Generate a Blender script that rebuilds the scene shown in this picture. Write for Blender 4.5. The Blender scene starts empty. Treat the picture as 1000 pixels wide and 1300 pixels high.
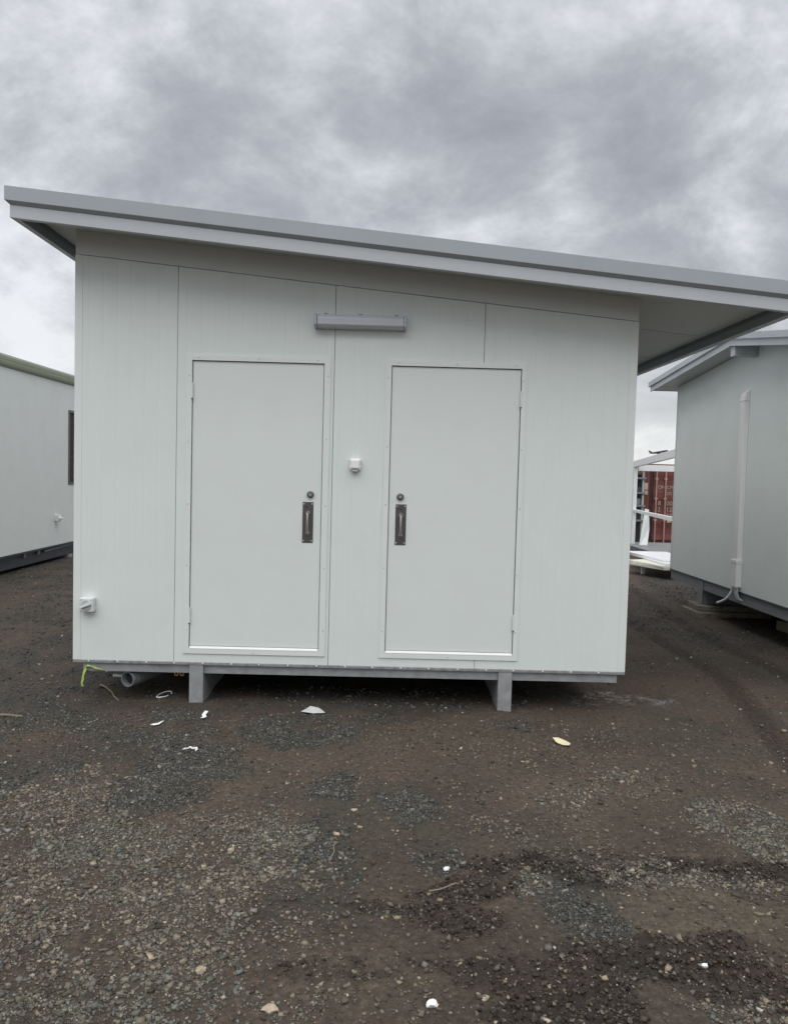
import bpy, bmesh, math, random
import numpy as np
from mathutils import Matrix, Vector

random.seed(11)
rng = np.random.default_rng(11)
scene = bpy.context.scene
COL = scene.collection
rad = math.radians
G = -0.30                       # level of the yard; z = 0 is the bottom edge of the near building's wall

# ------------------------------------------------------------------ camera
YAW, PITCH, ROLL = 0.0117, -0.0499, 0.0263
CAM = Vector((2.203, -5.6167, 1.3967))
cam = bpy.data.cameras.new('camera')
cam.sensor_fit = 'VERTICAL'; cam.sensor_height = 36.0; cam.lens = 36.0 * 1000 / 1300
cam.clip_start = 0.05; cam.clip_end = 8000
camo = bpy.data.objects.new('camera', cam); COL.objects.link(camo)
fw = Vector((math.sin(YAW) * math.cos(PITCH), math.cos(YAW) * math.cos(PITCH), math.sin(PITCH)))
rt = Vector((math.cos(YAW), -math.sin(YAW), 0)); up = rt.cross(fw)
r2 = rt * math.cos(ROLL) + up * math.sin(ROLL); u2 = up * math.cos(ROLL) - rt * math.sin(ROLL)
camo.matrix_world = Matrix(((r2.x, u2.x, -fw.x, CAM.x), (r2.y, u2.y, -fw.y, CAM.y), (r2.z, u2.z, -fw.z, CAM.z), (0, 0, 0, 1)))
scene.camera = camo
scene.render.resolution_x = 787; scene.render.resolution_y = 1024

# ------------------------------------------------------------------ world: overcast
SUN_EL, SUN_AZ = rad(70), rad(188)      # azimuth clockwise from +y: the bright part of the overcast is behind the camera
world = bpy.data.worlds.new('World'); scene.world = world; world.use_nodes = True
wn = world.node_tree; wn.nodes.clear()
def N(tree, typ, **kw):
    n = tree.nodes.new(typ)
    for k, v in kw.items():
        if k.startswith('i_'): n.inputs[k[2:].replace('_', ' ')].default_value = v
        else: setattr(n, k, v)
    return n
def ramp(tree, stops, interp='LINEAR'):
    n = tree.nodes.new('ShaderNodeValToRGB'); cr = n.color_ramp; cr.interpolation = interp
    while len(cr.elements) < len(stops): cr.elements.new(0.5)
    for e, (p, c) in zip(cr.elements, stops):
        e.position = p; e.color = (c, c, c, 1) if isinstance(c, (int, float)) else (*c, 1)
    return n
def math_n(tree, op, a, b=None, clamp=False):
    n = tree.nodes.new('ShaderNodeMath'); n.operation = op; n.use_clamp = clamp
    for i, v in enumerate((a, b)):
        if v is None: continue
        if isinstance(v, (int, float)): n.inputs[i].default_value = v
        else: tree.links.new(v, n.inputs[i])
    return n.outputs[0]
def mixc(tree, fac, a, b, mode='MIX'):
    n = tree.nodes.new('ShaderNodeMix'); n.data_type = 'RGBA'; n.blend_type = mode
    for s, v in ((n.inputs[0], fac), (n.inputs[6], a), (n.inputs[7], b)):
        if isinstance(v, (int, float)): s.default_value = v
        elif isinstance(v, tuple): s.default_value = (*v, 1) if len(v) == 3 else v
        else: tree.links.new(v, s)
    return n.outputs[2]
L = wn.links.new
tc = N(wn, 'ShaderNodeTexCoord'); sep = N(wn, 'ShaderNodeSeparateXYZ'); L(tc.outputs['Generated'], sep.inputs[0])
zc = math_n(wn, 'ADD', math_n(wn, 'MAXIMUM', sep.outputs['Z'], 0.0), 0.42)
cx = N(wn, 'ShaderNodeCombineXYZ')
L(math_n(wn, 'DIVIDE', sep.outputs['X'], zc), cx.inputs[0]); L(math_n(wn, 'DIVIDE', sep.outputs['Y'], zc), cx.inputs[1])
mp = N(wn, 'ShaderNodeMapping'); L(cx.outputs[0], mp.inputs[0])
mp.inputs['Rotation'].default_value = (0, 0, rad(25)); mp.inputs['Location'].default_value = (3.9, 2.6, 0.4)
n1 = N(wn, 'ShaderNodeTexNoise', i_Scale=2.0, i_Detail=11.0, i_Roughness=0.58, i_Distortion=0.35); L(mp.outputs[0], n1.inputs['Vector'])
n2 = N(wn, 'ShaderNodeTexNoise', i_Scale=5.6, i_Detail=11.0, i_Roughness=0.63, i_Distortion=0.25); L(mp.outputs[0], n2.inputs['Vector'])
nsum = math_n(wn, 'ADD', math_n(wn, 'MULTIPLY', n1.outputs[0], 0.64), math_n(wn, 'MULTIPLY', n2.outputs[0], 0.36))
cr = ramp(wn, [(0.36, (0.210, 0.218, 0.240)), (0.46, (0.280, 0.290, 0.314)), (0.535, (0.375, 0.387, 0.412)), (0.62, (0.56, 0.575, 0.60))], 'B_SPLINE')
L(nsum, cr.inputs[0])
hz = ramp(wn, [(0.0, 1.0), (0.05, 0.62), (0.14, 0.16), (0.30, 0.0)]); L(math_n(wn, 'MAXIMUM', sep.outputs['Z'], 0.0), hz.inputs[0])
ccol = mixc(wn, math_n(wn, 'MULTIPLY', hz.outputs[0], 0.72), cr.outputs[0], (0.66, 0.665, 0.65))
sky = N(wn, 'ShaderNodeTexSky', sky_type='NISHITA', sun_disc=False)
sky.sun_elevation = SUN_EL; sky.sun_rotation = SUN_AZ
bg1 = N(wn, 'ShaderNodeBackground', i_Strength=0.06); L(sky.outputs[0], bg1.inputs[0])
bg2 = N(wn, 'ShaderNodeBackground', i_Strength=0.79); L(ccol, bg2.inputs[0])
mxs = N(wn, 'ShaderNodeMixShader', i_Fac=0.94); L(bg1.outputs[0], mxs.inputs[1]); L(bg2.outputs[0], mxs.inputs[2])
wo = N(wn, 'ShaderNodeOutputWorld'); L(mxs.outputs[0], wo.inputs[0])

sun = bpy.data.lights.new('sun', 'SUN'); sun.energy = 1.5; sun.angle = rad(88); sun.color = (1.0, 0.985, 0.96)
suno = bpy.data.objects.new('sun', sun); COL.objects.link(suno)
sd = Vector((math.sin(SUN_AZ) * math.cos(SUN_EL), math.cos(SUN_AZ) * math.cos(SUN_EL), math.sin(SUN_EL)))
suno.rotation_euler = sd.to_track_quat('Z', 'Y').to_euler(); suno.location = (2, -8, 9)

scene.view_settings.view_transform = 'Standard'; scene.view_settings.look = 'None'
scene.view_settings.exposure = 1.03; scene.view_settings.gamma = 1.0; scene.view_settings.use_curve_mapping = False

# ------------------------------------------------------------------ materials
MATS = {}
def mat(name, color, rough=0.5, metal=0.0, var=0.04, vscale=6.0, bump=0.0, bscale=40.0, streak=0.0, dirt=None, spec=0.5, dirt_amt=0.0, dscale=2.5):
    m = bpy.data.materials.new(name); m.use_nodes = True
    t = m.node_tree; b = t.nodes['Principled BSDF']
    b.inputs['Roughness'].default_value = rough; b.inputs['Metallic'].default_value = metal
    b.inputs['Specular IOR Level'].default_value = spec
    g = N(t, 'ShaderNodeNewGeometry')
    n = N(t, 'ShaderNodeTexNoise', i_Scale=vscale, i_Detail=5.0, i_Roughness=0.6); t.links.new(g.outputs['Position'], n.inputs['Vector'])
    lo = tuple(c * (1 - var) for c in color); hi = tuple(min(1, c * (1 + var)) for c in color)
    r = ramp(t, [(0.3, lo), (0.7, hi)]); t.links.new(n.outputs[0], r.inputs[0])
    colr = r.outputs[0]
    if dirt_amt:
        d = N(t, 'ShaderNodeTexNoise', i_Scale=dscale, i_Detail=8.0, i_Roughness=0.7)
        mpn = N(t, 'ShaderNodeMapping'); mpn.inputs['Scale'].default_value = (1, 1, 0.35 if streak else 1)
        t.links.new(g.outputs['Position'], mpn.inputs[0]); t.links.new(mpn.outputs[0], d.inputs['Vector'])
        dr = ramp(t, [(0.48, 0.0), (0.75, dirt_amt)]); t.links.new(d.outputs[0], dr.inputs[0])
        colr = mixc(t, dr.outputs[0], colr, dirt or (0.1, 0.09, 0.08))
        rr = ramp(t, [(0.4, rough), (0.7, min(1, rough + 0.2))]); t.links.new(d.outputs[0], rr.inputs[0])
        t.links.new(rr.outputs[0], b.inputs['Roughness'])
    t.links.new(colr, b.inputs['Base Color'])
    if bump:
        bn = N(t, 'ShaderNodeTexNoise', i_Scale=bscale, i_Detail=4.0); t.links.new(g.outputs['Position'], bn.inputs['Vector'])
        bp = N(t, 'ShaderNodeBump', i_Strength=bump, i_Distance=0.004); t.links.new(bn.outputs[0], bp.inputs['Height'])
        t.links.new(bp.outputs[0], b.inputs['Normal'])
    MATS[name] = m; return m
WALL = (0.695, 0.751, 0.727)
mat('wall_paint', WALL, 0.34, var=0.015, vscale=2.2, bump=0.22, bscale=3.4, streak=1, dirt=(0.42, 0.41, 0.37), dirt_amt=0.10, dscale=5)
mat('door_paint', (0.695, 0.743, 0.722), 0.33, var=0.012, vscale=1.7, bump=0.20, bscale=2.6, dirt=(0.45, 0.42, 0.41), dirt_amt=0.09, dscale=3)
mat('trim_paint', (0.71, 0.75, 0.73), 0.38, var=0.02, dirt=(0.4, 0.39, 0.36), dirt_amt=0.06, dscale=6)
mat('white_sill', (0.80, 0.81, 0.80), 0.30, var=0.03)
mat('head_shaded', (0.66, 0.71, 0.71), 0.45, var=0.02, bump=0.05, bscale=8)  # wall paint with eave shade mixed in, cooled against ground bounce
mat('roof_cap', (0.345, 0.375, 0.405), 0.36, var=0.03, vscale=3, dirt=(0.25, 0.25, 0.25), dirt_amt=0.08, dscale=4)
mat('fascia_paint', (0.455, 0.485, 0.51), 0.36, var=0.02, vscale=3, dirt=(0.3, 0.3, 0.3), dirt_amt=0.06, dscale=4)
mat('soffit_shaded', (0.52, 0.55, 0.54), 0.45, var=0.02, vscale=3)  # wall colour made darker for the shade on roof undersides
mat('galv', (0.33, 0.345, 0.35), 0.48, metal=0.25, var=0.16, vscale=14, bump=0.12, bscale=60, dirt=(0.16, 0.14, 0.12), dirt_amt=0.45, dscale=9)
mat('flash_galv', (0.36, 0.37, 0.38), 0.4, metal=0.5, var=0.22, vscale=22, dirt=(0.12, 0.11, 0.10), dirt_amt=0.7, dscale=12)
mat('rivet_white', (0.8, 0.82, 0.81), 0.3)
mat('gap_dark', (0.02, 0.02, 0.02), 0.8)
mat('seal_grey', (0.5, 0.52, 0.51), 0.7)
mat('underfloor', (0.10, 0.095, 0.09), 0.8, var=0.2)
mat('screw_steel', (0.55, 0.57, 0.56), 0.4, metal=0.2)
mat('plate_steel', (0.115, 0.105, 0.105), 0.38, metal=0.55, var=0.12, vscale=40)
mat('handle_steel', (0.55, 0.52, 0.51), 0.22, metal=0.95)
mat('lock_steel', (0.16, 0.15, 0.148), 0.32, metal=0.7)
mat('diffuser', (0.50, 0.51, 0.56), 0.22, var=0.04, vscale=10, spec=0.6)
mat('light_body', (0.46, 0.47, 0.49), 0.4)
mat('plastic_white', (0.84, 0.84, 0.83), 0.35, var=0.02)
mat('plastic_grey', (0.66, 0.69, 0.685), 0.38, var=0.02)
mat('plastic_mid', (0.42, 0.45, 0.45), 0.4)
mat('pvc_grey', (0.20, 0.215, 0.225), 0.45, var=0.08, dirt=(0.1, 0.09, 0.08), dirt_amt=0.4, dscale=15)
mat('brass', (0.72, 0.50, 0.26), 0.3, metal=0.9)
mat('tape', (0.36, 0.47, 0.11), 0.5, var=0.12, vscale=60)
mat('green_gutter', (0.33, 0.37, 0.275), 0.4, var=0.05)
mat('left_wall', (0.76, 0.80, 0.78), 0.42, var=0.015, vscale=2, dirt=(0.4, 0.4, 0.37), dirt_amt=0.08, dscale=3)
mat('right_wall', (0.79, 0.84, 0.815), 0.42, var=0.015, vscale=2, bump=0.05, bscale=3, dirt=(0.35, 0.34, 0.32), dirt_amt=0.08, dscale=3)  # near building's paint lightened, stands in for light missing on this side
mat('dark_steel', (0.06, 0.065, 0.075), 0.5, metal=0.3, var=0.2)
mat('grey_steel', (0.22, 0.235, 0.245), 0.5, metal=0.2, var=0.12, dirt=(0.1, 0.09, 0.08), dirt_amt=0.4, dscale=6)
mat('window_frame', (0.10, 0.105, 0.11), 0.4, metal=0.4)
mat('timber', (0.20, 0.175, 0.14), 0.85, var=0.3, vscale=30, bump=0.6, bscale=70, dirt=(0.05, 0.045, 0.04), dirt_amt=0.7, dscale=10)
mat('timber_pale', (0.24, 0.21, 0.16), 0.85, var=0.25, vscale=30, bump=0.5, bscale=70)
mat('duct', (0.85, 0.85, 0.84), 0.4, var=0.02)
mat('white_frame', (0.78, 0.80, 0.80), 0.4, var=0.03)
mat('white_slab', (0.82, 0.83, 0.85), 0.35, var=0.03)
mat('cream_slab', (0.76, 0.75, 0.66), 0.4, var=0.03)
mat('deck', (0.19, 0.195, 0.20), 0.7, var=0.12, vscale=8)
mat('deck_edge', (0.10, 0.105, 0.12), 0.6, var=0.1)
mat('container_red', (0.165, 0.050, 0.040), 0.55, var=0.18, vscale=5, dirt=(0.10, 0.05, 0.04), dirt_amt=0.7, dscale=4)
mat('container_dark', (0.05, 0.018, 0.016), 0.6, var=0.2)
mat('rod_pale', (0.42, 0.27, 0.25), 0.5, var=0.15)
mat('marking', (0.42, 0.36, 0.31), 0.6, var=0.1)
mat('plate_yellow', (0.45, 0.40, 0.16), 0.5, var=0.2)
mat('black_gear', (0.03, 0.03, 0.035), 0.6, var=0.3)
mat('pale_gear', (0.40, 0.42, 0.42), 0.5, var=0.1)
mat('paper_white', (0.84, 0.84, 0.84), 0.6, var=0.02)
mat('sheet_grey', (0.60, 0.60, 0.59), 0.6, var=0.06, vscale=20)
mat('scrap_yellow', (0.72, 0.64, 0.42), 0.6, var=0.06, vscale=40)
mat('pale_stone', (0.36, 0.30, 0.22), 0.9, var=0.2, vscale=60, bump=0.3, bscale=120)
mat('white_stone', (0.78, 0.78, 0.78), 0.8, var=0.06, vscale=60)
mat('stick', (0.20, 0.165, 0.12), 0.9, var=0.2, vscale=50)
mat('plane_dark', (0.06, 0.06, 0.065), 0.5)

def glass():
    m = bpy.data.materials.new('window_glass'); m.use_nodes = True
    b = m.node_tree.nodes['Principled BSDF']
    b.inputs['Base Color'].default_value = (0.03, 0.035, 0.035, 1); b.inputs['Roughness'].default_value = 0.06
    b.inputs['Specular IOR Level'].default_value = 0.8
    MATS['window_glass'] = m
glass()

def ground_mat():
    m = bpy.data.materials.new('yard_soil'); m.use_nodes = True
    t = m.node_tree; b = t.nodes['Principled BSDF']
    a = N(t, 'ShaderNodeAttribute', attribute_name='soil')
    g = N(t, 'ShaderNodeNewGeometry')
    n = N(t, 'ShaderNodeTexNoise', i_Scale=38.0, i_Detail=8.0, i_Roughness=0.72); t.links.new(g.outputs['Position'], n.inputs['Vector'])
    nb = N(t, 'ShaderNodeTexNoise', i_Scale=3.2, i_Detail=6.0, i_Roughness=0.65); t.links.new(g.outputs['Position'], nb.inputs['Vector'])
    v = N(t, 'ShaderNodeTexVoronoi', i_Scale=130.0, i_Randomness=1.0); t.links.new(g.outputs['Position'], v.inputs['Vector'])
    r1 = ramp(t, [(0.30, 0.42), (0.47, 0.92), (0.58, 1.2), (0.72, 2.1)]); t.links.new(n.outputs[0], r1.inputs[0])
    r2_ = ramp(t, [(0.3, 0.80), (0.7, 1.20)]); t.links.new(nb.outputs[0], r2_.inputs[0])
    c = mixc(t, 1.0, a.outputs['Color'], r1.outputs[0], 'MULTIPLY'); c = mixc(t, 1.0, c, r2_.outputs[0], 'MULTIPLY')
    # grit: single voronoi cells picked out as pale or grey grains
    sepv = N(t, 'ShaderNodeSeparateColor'); t.links.new(v.outputs['Color'], sepv.inputs[0])
    gr = ramp(t, [(0.0, 0.0), (0.80, 0.0), (0.93, 0.75)]); t.links.new(sepv.outputs[0], gr.inputs[0])
    inside = ramp(t, [(0.25, 1.0), (0.45, 0.0)]); t.links.new(v.outputs['Distance'], inside.inputs[0])
    gfac = math_n(t, 'MULTIPLY', math_n(t, 'MULTIPLY', gr.outputs[0], inside.outputs[0]), a.outputs['Alpha'])
    gcol = mixc(t, sepv.outputs[1], (0.10, 0.10, 0.095), (0.21, 0.19, 0.16))
    c = mixc(t, gfac, c, gcol)
    t.links.new(c, b.inputs['Base Color'])
    rr = ramp(t, [(0.3, 0.62), (0.7, 0.95)]); t.links.new(nb.outputs[0], rr.inputs[0]); t.links.new(rr.outputs[0], b.inputs['Roughness'])
    b.inputs['Specular IOR Level'].default_value = 0.3
    hsum = math_n(t, 'ADD', math_n(t, 'MULTIPLY', n.outputs[0], 1.0), math_n(t, 'MULTIPLY', gfac, 0.3))
    bp = N(t, 'ShaderNodeBump', i_Strength=1.0, i_Distance=0.020); t.links.new(hsum, bp.inputs['Height']); t.links.new(bp.outputs[0], b.inputs['Normal'])
    MATS['yard_soil'] = m
ground_mat()

def stone_mat():
    m = bpy.data.materials.new('gravel_stone'); m.use_nodes = True
    t = m.node_tree; b = t.nodes['Principled BSDF']
    a = N(t, 'ShaderNodeAttribute', attribute_name='tint')
    g = N(t, 'ShaderNodeNewGeometry')
    n = N(t, 'ShaderNodeTexNoise', i_Scale=220.0, i_Detail=3.0); t.links.new(g.outputs['Position'], n.inputs['Vector'])
    r = ramp(t, [(0.3, 0.75), (0.7, 1.25)]); t.links.new(n.outputs[0], r.inputs[0])
    t.links.new(mixc(t, 1.0, a.outputs['Color'], r.outputs[0], 'MULTIPLY'), b.inputs['Base Color'])
    b.inputs['Roughness'].default_value = 0.85; b.inputs['Specular IOR Level'].default_value = 0.3
    MATS['gravel_stone'] = m
stone_mat()

# ------------------------------------------------------------------ builders
WLOC = {}
class MB:
    def __init__(s): s.v = []; s.f = []
    def add(s, vs, fs):
        o = len(s.v); s.v += [tuple(p) for p in vs]; s.f += [tuple(i + o for i in f) for f in fs]; return s
    def box(s, x0, x1, y0, y1, z0, z1):
        return s.add([(x0, y0, z0), (x1, y0, z0), (x1, y1, z0), (x0, y1, z0), (x0, y0, z1), (x1, y0, z1), (x1, y1, z1), (x0, y1, z1)],
                     [(0, 3, 2, 1), (4, 5, 6, 7), (0, 1, 5, 4), (1, 2, 6, 5), (2, 3, 7, 6), (3, 0, 4, 7)])
    def hexa(s, p):   # 8 corners ordered as in box
        return s.add(p, [(0, 3, 2, 1), (4, 5, 6, 7), (0, 1, 5, 4), (1, 2, 6, 5), (2, 3, 7, 6), (3, 0, 4, 7)])
    def prism(s, poly, d):   # polygon (3D points) pushed along vector d
        n = len(poly); d = Vector(d)
        a = [Vector(p) for p in poly]; b = [p + d for p in a]
        return s.add([*a, *b], [tuple(range(n))[::-1], tuple(range(n, 2 * n))] + [(i, (i + 1) % n, n + (i + 1) % n, n + i) for i in range(n)])
    def tube(s, pts, r, seg=12, caps=True):
        pts = [Vector(p) for p in pts]; rs = r if isinstance(r, (list, tuple)) else [r] * len(pts)
        prev = None; o = len(s.v)
        for i, p in enumerate(pts):
            d = (pts[min(i + 1, len(pts) - 1)] - pts[max(i - 1, 0)]).normalized()
            if prev is None:
                a = d.orthogonal().normalized()
            else:
                a = (prev - d * prev.dot(d)).normalized()
            prev = a; bb = d.cross(a)
            for k in range(seg):
                t = 2 * math.pi * k / seg
                s.v.append(tuple(p + (a * math.cos(t) + bb * math.sin(t)) * rs[i]))
        for i in range(len(pts) - 1):
            for k in range(seg):
                q = (k + 1) % seg
                s.f.append((o + i * seg + k, o + i * seg + q, o + (i + 1) * seg + q, o + (i + 1) * seg + k))
        if caps:
            s.f.append(tuple(o + k for k in range(seg))[::-1]); e = o + (len(pts) - 1) * seg
            s.f.append(tuple(e + k for k in range(seg)))
        return s
    def build(s, name, material, parent=None, bevel=0.0, smooth=False, seg=2):
        v = np.array(s.v, dtype=float); c = (v.min(0) + v.max(0)) / 2
        if parent is None: c[2] = v[:, 2].min()
        me = bpy.data.meshes.new(name); me.from_pydata((v - c).tolist(), [], s.f)
        bm = bmesh.new(); bm.from_mesh(me)
        bmesh.ops.recalc_face_normals(bm, faces=bm.faces)
        if bevel:
            ed = [e for e in bm.edges if len(e.link_faces) == 2 and e.calc_face_angle(0) > 0.5]
            bmesh.ops.bevel(bm, geom=ed, offset=bevel, segments=seg, profile=0.5, affect='EDGES', clamp_overlap=True)
        bm.to_mesh(me); bm.free()
        if smooth: me.shade_smooth(); me.set_sharp_from_angle(angle=rad(35))
        return link(name, me, material, parent, c)
def link(name, me, material, parent, c):
    if material and not me.materials: me.materials.append(MATS[material])
    o = bpy.data.objects.new(name, me); COL.objects.link(o); place(o, parent, c); return o
def place(o, parent, c):
    c = np.array(c, dtype=float)
    if parent is not None:
        o.parent = parent; o.location = (c - WLOC[parent.name])
    else: o.location = c
    WLOC[o.name] = c
def share(src, c, parent):
    o = src.copy(); COL.objects.link(o); place(o, parent, c); return o
def root(name, loc, label, cat, group=None):
    o = bpy.data.objects.new(name, None); o.empty_display_size = 0.2; COL.objects.link(o); place(o, None, loc)
    return tag(o, label, cat, group)
def tag(o, label, cat, group=None, kind=None):
    if label: o['label'] = label
    if cat: o['category'] = cat
    if group: o['group'] = group
    if kind: o['kind'] = kind
    return o
def B(name, material, parent, x0, x1, y0, y1, z0, z1, bevel=0.0):
    return MB().box(x0, x1, y0, y1, z0, z1).build(name, material, parent, bevel)
def cyl(name, material, parent, a, b, r, seg=16, bevel=0.0):
    return MB().tube([a, b], r, seg).build(name, material, parent, bevel, smooth=not bevel)

# ------------------------------------------------------------------ numpy noise
def vnoise(x, y, seed):
    xi = np.floor(x).astype(np.int64); yi = np.floor(y).astype(np.int64); fx = x - xi; fy = y - yi
    def h(a, b):
        n = (a * 374761393 + b * 668265263 + seed * 1442695041) & 0xffffffff
        n = ((n ^ (n >> 13)) * 1274126177) & 0xffffffff
        return ((n ^ (n >> 16)) & 0xffff) / 65535.0
    ux = fx * fx * (3 - 2 * fx); uy = fy * fy * (3 - 2 * fy)
    return (h(xi, yi) * (1 - ux) + h(xi + 1, yi) * ux) * (1 - uy) + (h(xi, yi + 1) * (1 - ux) + h(xi + 1, yi + 1) * ux) * uy
def fbm(x, y, seed, oct=4, gain=0.5):
    s = 0; a = 1; t = 0
    for i in range(oct):
        s = s + a * vnoise(x * 2 ** i + 17.3 * i, y * 2 ** i - 9.1 * i, seed + i); t += a; a *= gain
    return s / t
def sstep(a, b, x):
    t = np.clip((x - a) / (b - a), 0, 1); return t * t * (3 - 2 * t)

PATCH = [  # kind, x, y, half width, half depth, weight: c coarse gravel, f fine dark gravel, y pale mud, k churned clods, w spilt powder
('c',1.13,-2.66,0.68,0.67,1.00),('c',1.58,-2.15,0.45,0.37,0.80),('c',0.65,-1.97,0.46,0.63,0.70),('c',1.77,-2.73,0.29,0.41,0.60),('c',1.34,-3.24,0.62,0.21,0.90),('c',2.02,-3.16,0.18,0.15,0.45),
('f',1.97,-1.45,0.13,0.23,1.00),('f',2.41,-1.71,0.14,0.21,1.00),('f',2.02,-2.21,0.13,0.32,1.00),('f',1.93,-2.55,0.17,0.23,0.80),('f',2.49,-2.29,0.08,0.10,0.60),('f',1.11,-1.14,0.35,0.36,0.80),('f',1.06,-1.60,0.24,0.25,0.80),('f',-0.33,0.34,0.73,1.04,0.60),('f',-1.59,3.08,0.68,2.49,0.70),('f',-2.98,6.01,0.93,2.31,0.60),('f',1.68,-0.56,0.35,0.34,0.80),('f',0.36,-1.29,0.38,0.45,0.70),('f',1.11,0.31,0.53,0.42,0.50),('f',3.00,-2.56,0.19,0.24,1.00),('f',3.06,-0.32,0.16,0.20,0.60),('f',5.61,3.35,0.47,1.19,0.60),('f',6.98,5.80,0.73,1.39,0.50),('f',6.78,6.85,0.40,0.92,0.60),('f',6.23,2.72,0.44,0.83,0.60),('f',2.08,-0.22,0.33,0.26,0.50),
('c',3.32,-2.25,0.25,0.14,1.00),('c',3.63,-2.34,0.21,0.12,0.90),('c',4.05,-1.90,0.23,0.32,0.90),('c',2.92,-2.49,0.16,0.12,0.70),('c',3.10,-2.16,0.25,0.09,0.60),('c',3.64,-1.36,0.27,0.24,0.50),('c',3.29,-1.54,0.25,0.20,0.35),('c',2.73,-1.98,0.19,0.16,0.30),('c',1.60,-2.77,0.23,0.25,0.50),('c',3.43,-3.20,0.15,0.07,0.60),
('y',3.45,-2.63,0.37,0.22,1.00),('y',3.01,-2.79,0.24,0.12,0.50),('y',3.20,-1.58,0.29,0.30,0.50),('y',2.22,-3.08,0.24,0.16,0.40),('y',0.53,0.26,0.35,0.41,0.40),
('k',2.46,-2.65,0.18,0.14,0.70),('k',2.89,-2.34,0.31,0.09,1.00),('k',3.54,-2.23,0.35,0.07,0.80),('k',3.25,-2.92,0.45,0.16,0.90),('k',2.83,-3.18,0.23,0.13,1.00),('k',3.48,-3.05,0.24,0.10,0.80),('k',2.14,-3.03,0.27,0.05,0.50),('k',5.04,1.42,0.66,0.65,0.40),
('w',3.92,0.36,0.31,0.17,1.00),('w',4.21,0.32,0.19,0.13,0.70),
('f',0.9,-0.35,0.9,0.35,0.6),('f',1.9,0.25,1.5,0.35,0.7),('f',0.55,-0.9,0.5,0.4,0.7),('k',2.30,-2.60,0.22,0.05,0.8),('k',2.55,-2.47,0.20,0.05,0.9),('k',3.9,-2.22,0.5,0.06,0.8),('k',2.9,-3.0,0.5,0.10,0.7),('f',-0.9,-0.6,0.9,1.2,0.55),('f',-1.0,1.5,0.9,1.3,0.6),('c',0.1,-2.6,0.7,1.0,0.8),('f',-3.4,9.5,1.4,3.0,0.6),('c',4.75,-2.3,0.5,0.5,0.6)]
def masks(x, y):
    wx = x + (fbm(x * 3.1, y * 3.1, 5) - 0.5) * 0.34 + (fbm(x * 14, y * 14, 8, 3) - 0.5) * 0.10
    wy = y + (fbm(x * 3.1, y * 3.1, 25) - 0.5) * 0.34 + (fbm(x * 14, y * 14, 28, 3) - 0.5) * 0.10
    M = {k: np.zeros_like(x) for k in 'cfykw'}
    for k, px, py, rx, ry, w in PATCH:
        d = np.sqrt(((wx - px) / (rx * 1.12)) ** 2 + ((wy - py) / (ry * 1.12)) ** 2)
        M[k] = np.maximum(M[k], w * sstep(1.18, 0.62, d))
    br = fbm(x * 5.0, y * 5.0, 61, 4)
    br2 = fbm(x * 17, y * 17, 63, 3); M['c'] *= (0.30 + 0.85 * sstep(0.36, 0.62, br)) * (0.35 + 0.75 * sstep(0.32, 0.6, br2)); M['f'] *= (0.25 + 0.8 * sstep(0.38, 0.62, fbm(x * 4, y * 4, 71, 4))) * (0.5 + 0.6 * sstep(0.35, 0.6, br2))
    M['w'] *= sstep(0.35, 0.7, fbm(x * 22, y * 22, 81, 3)) * sstep(0.38, 0.62, fbm(x * 75, y * 75, 83, 3))
    return M
def tracks(x, y):      # shallow wheel ruts curving past the right-hand side of the near building
    t = np.zeros_like(x)
    for off in (0.0, 0.62):
        xc = 5.05 + off + 0.10 * (y - 1.0) - 0.05 * (y - 1.0) ** 2 * 0.2
        d = np.abs(x - xc - 0.08 * np.sin(y * 1.3))
        t = np.maximum(t, sstep(0.17, 0.03, d) * sstep(-3.2, -1.0, y) * sstep(9.0, 6.0, y))
    d2 = np.abs((y + 2.34) - 0.16 * np.cos((x - 3.2) * 1.7)); t = np.maximum(t, 0.6 * sstep(0.10, 0.02, d2) * sstep(2.2, 2.6, x))
    return t
def height(x, y, M=None, fine=True):
    M = M or masks(x, y)
    h = (fbm(x * 0.9, y * 0.9, 3) - 0.5) * 0.050
    h = h + (fbm(x * 6, y * 6, 13) - 0.5) * 0.020
    if fine:
        ck = 0.55 + M['k'] * 4.2
        n = fbm(x * 24, y * 24, 33, 4, 0.6)
        h = h + (n - 0.5) * 0.011 * ck + np.maximum(0, n - 0.55) * 0.06 * M['k']
        h = h + (fbm(x * 70, y * 70, 44, 2) - 0.5) * 0.0035
    t = tracks(x, y)
    h = h - t * 0.024 + t * 0.012 * np.sin((x + y * 1.7) * 34)
    far = sstep(14, 9, np.hypot(x - 2.2, y + 1))
    return G + h * far

# ------------------------------------------------------------------ setting: the yard, one sheet out to the horizon
def axis(lo, hi, step, far, grow, maxfirst=None):
    c = list(np.arange(lo, hi + 1e-6, step)); s = step
    while c[-1] < far[1]: s *= grow; c.append(c[-1] + s)
    s = step; left = []
    x = lo
    while x > far[0]: s *= grow; x -= s; left.append(x)
    return np.array(left[::-1] + c)
gx = axis(-0.6, 4.9, 0.014, (-3000, 3000), 1.030); gy = axis(-3.5, 0.5, 0.012, (-3000, 4000), 1.024)
XX, YY = np.meshgrid(gx, gy); xf = XX.ravel(); yf = YY.ravel()
MM = masks(xf, yf); zf = height(xf, yf, MM)
nx, ny = len(gx), len(gy)
me = bpy.data.meshes.new('yard_ground')
co = np.stack([xf, yf, zf], 1).astype(np.float32)
idx = np.arange(nx * ny).reshape(ny, nx)
q = np.stack([idx[:-1, :-1], idx[:-1, 1:], idx[1:, 1:], idx[1:, :-1]], -1).reshape(-1, 4).astype(np.int32)
me.vertices.add(len(co)); me.vertices.foreach_set('co', co.ravel())
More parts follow.
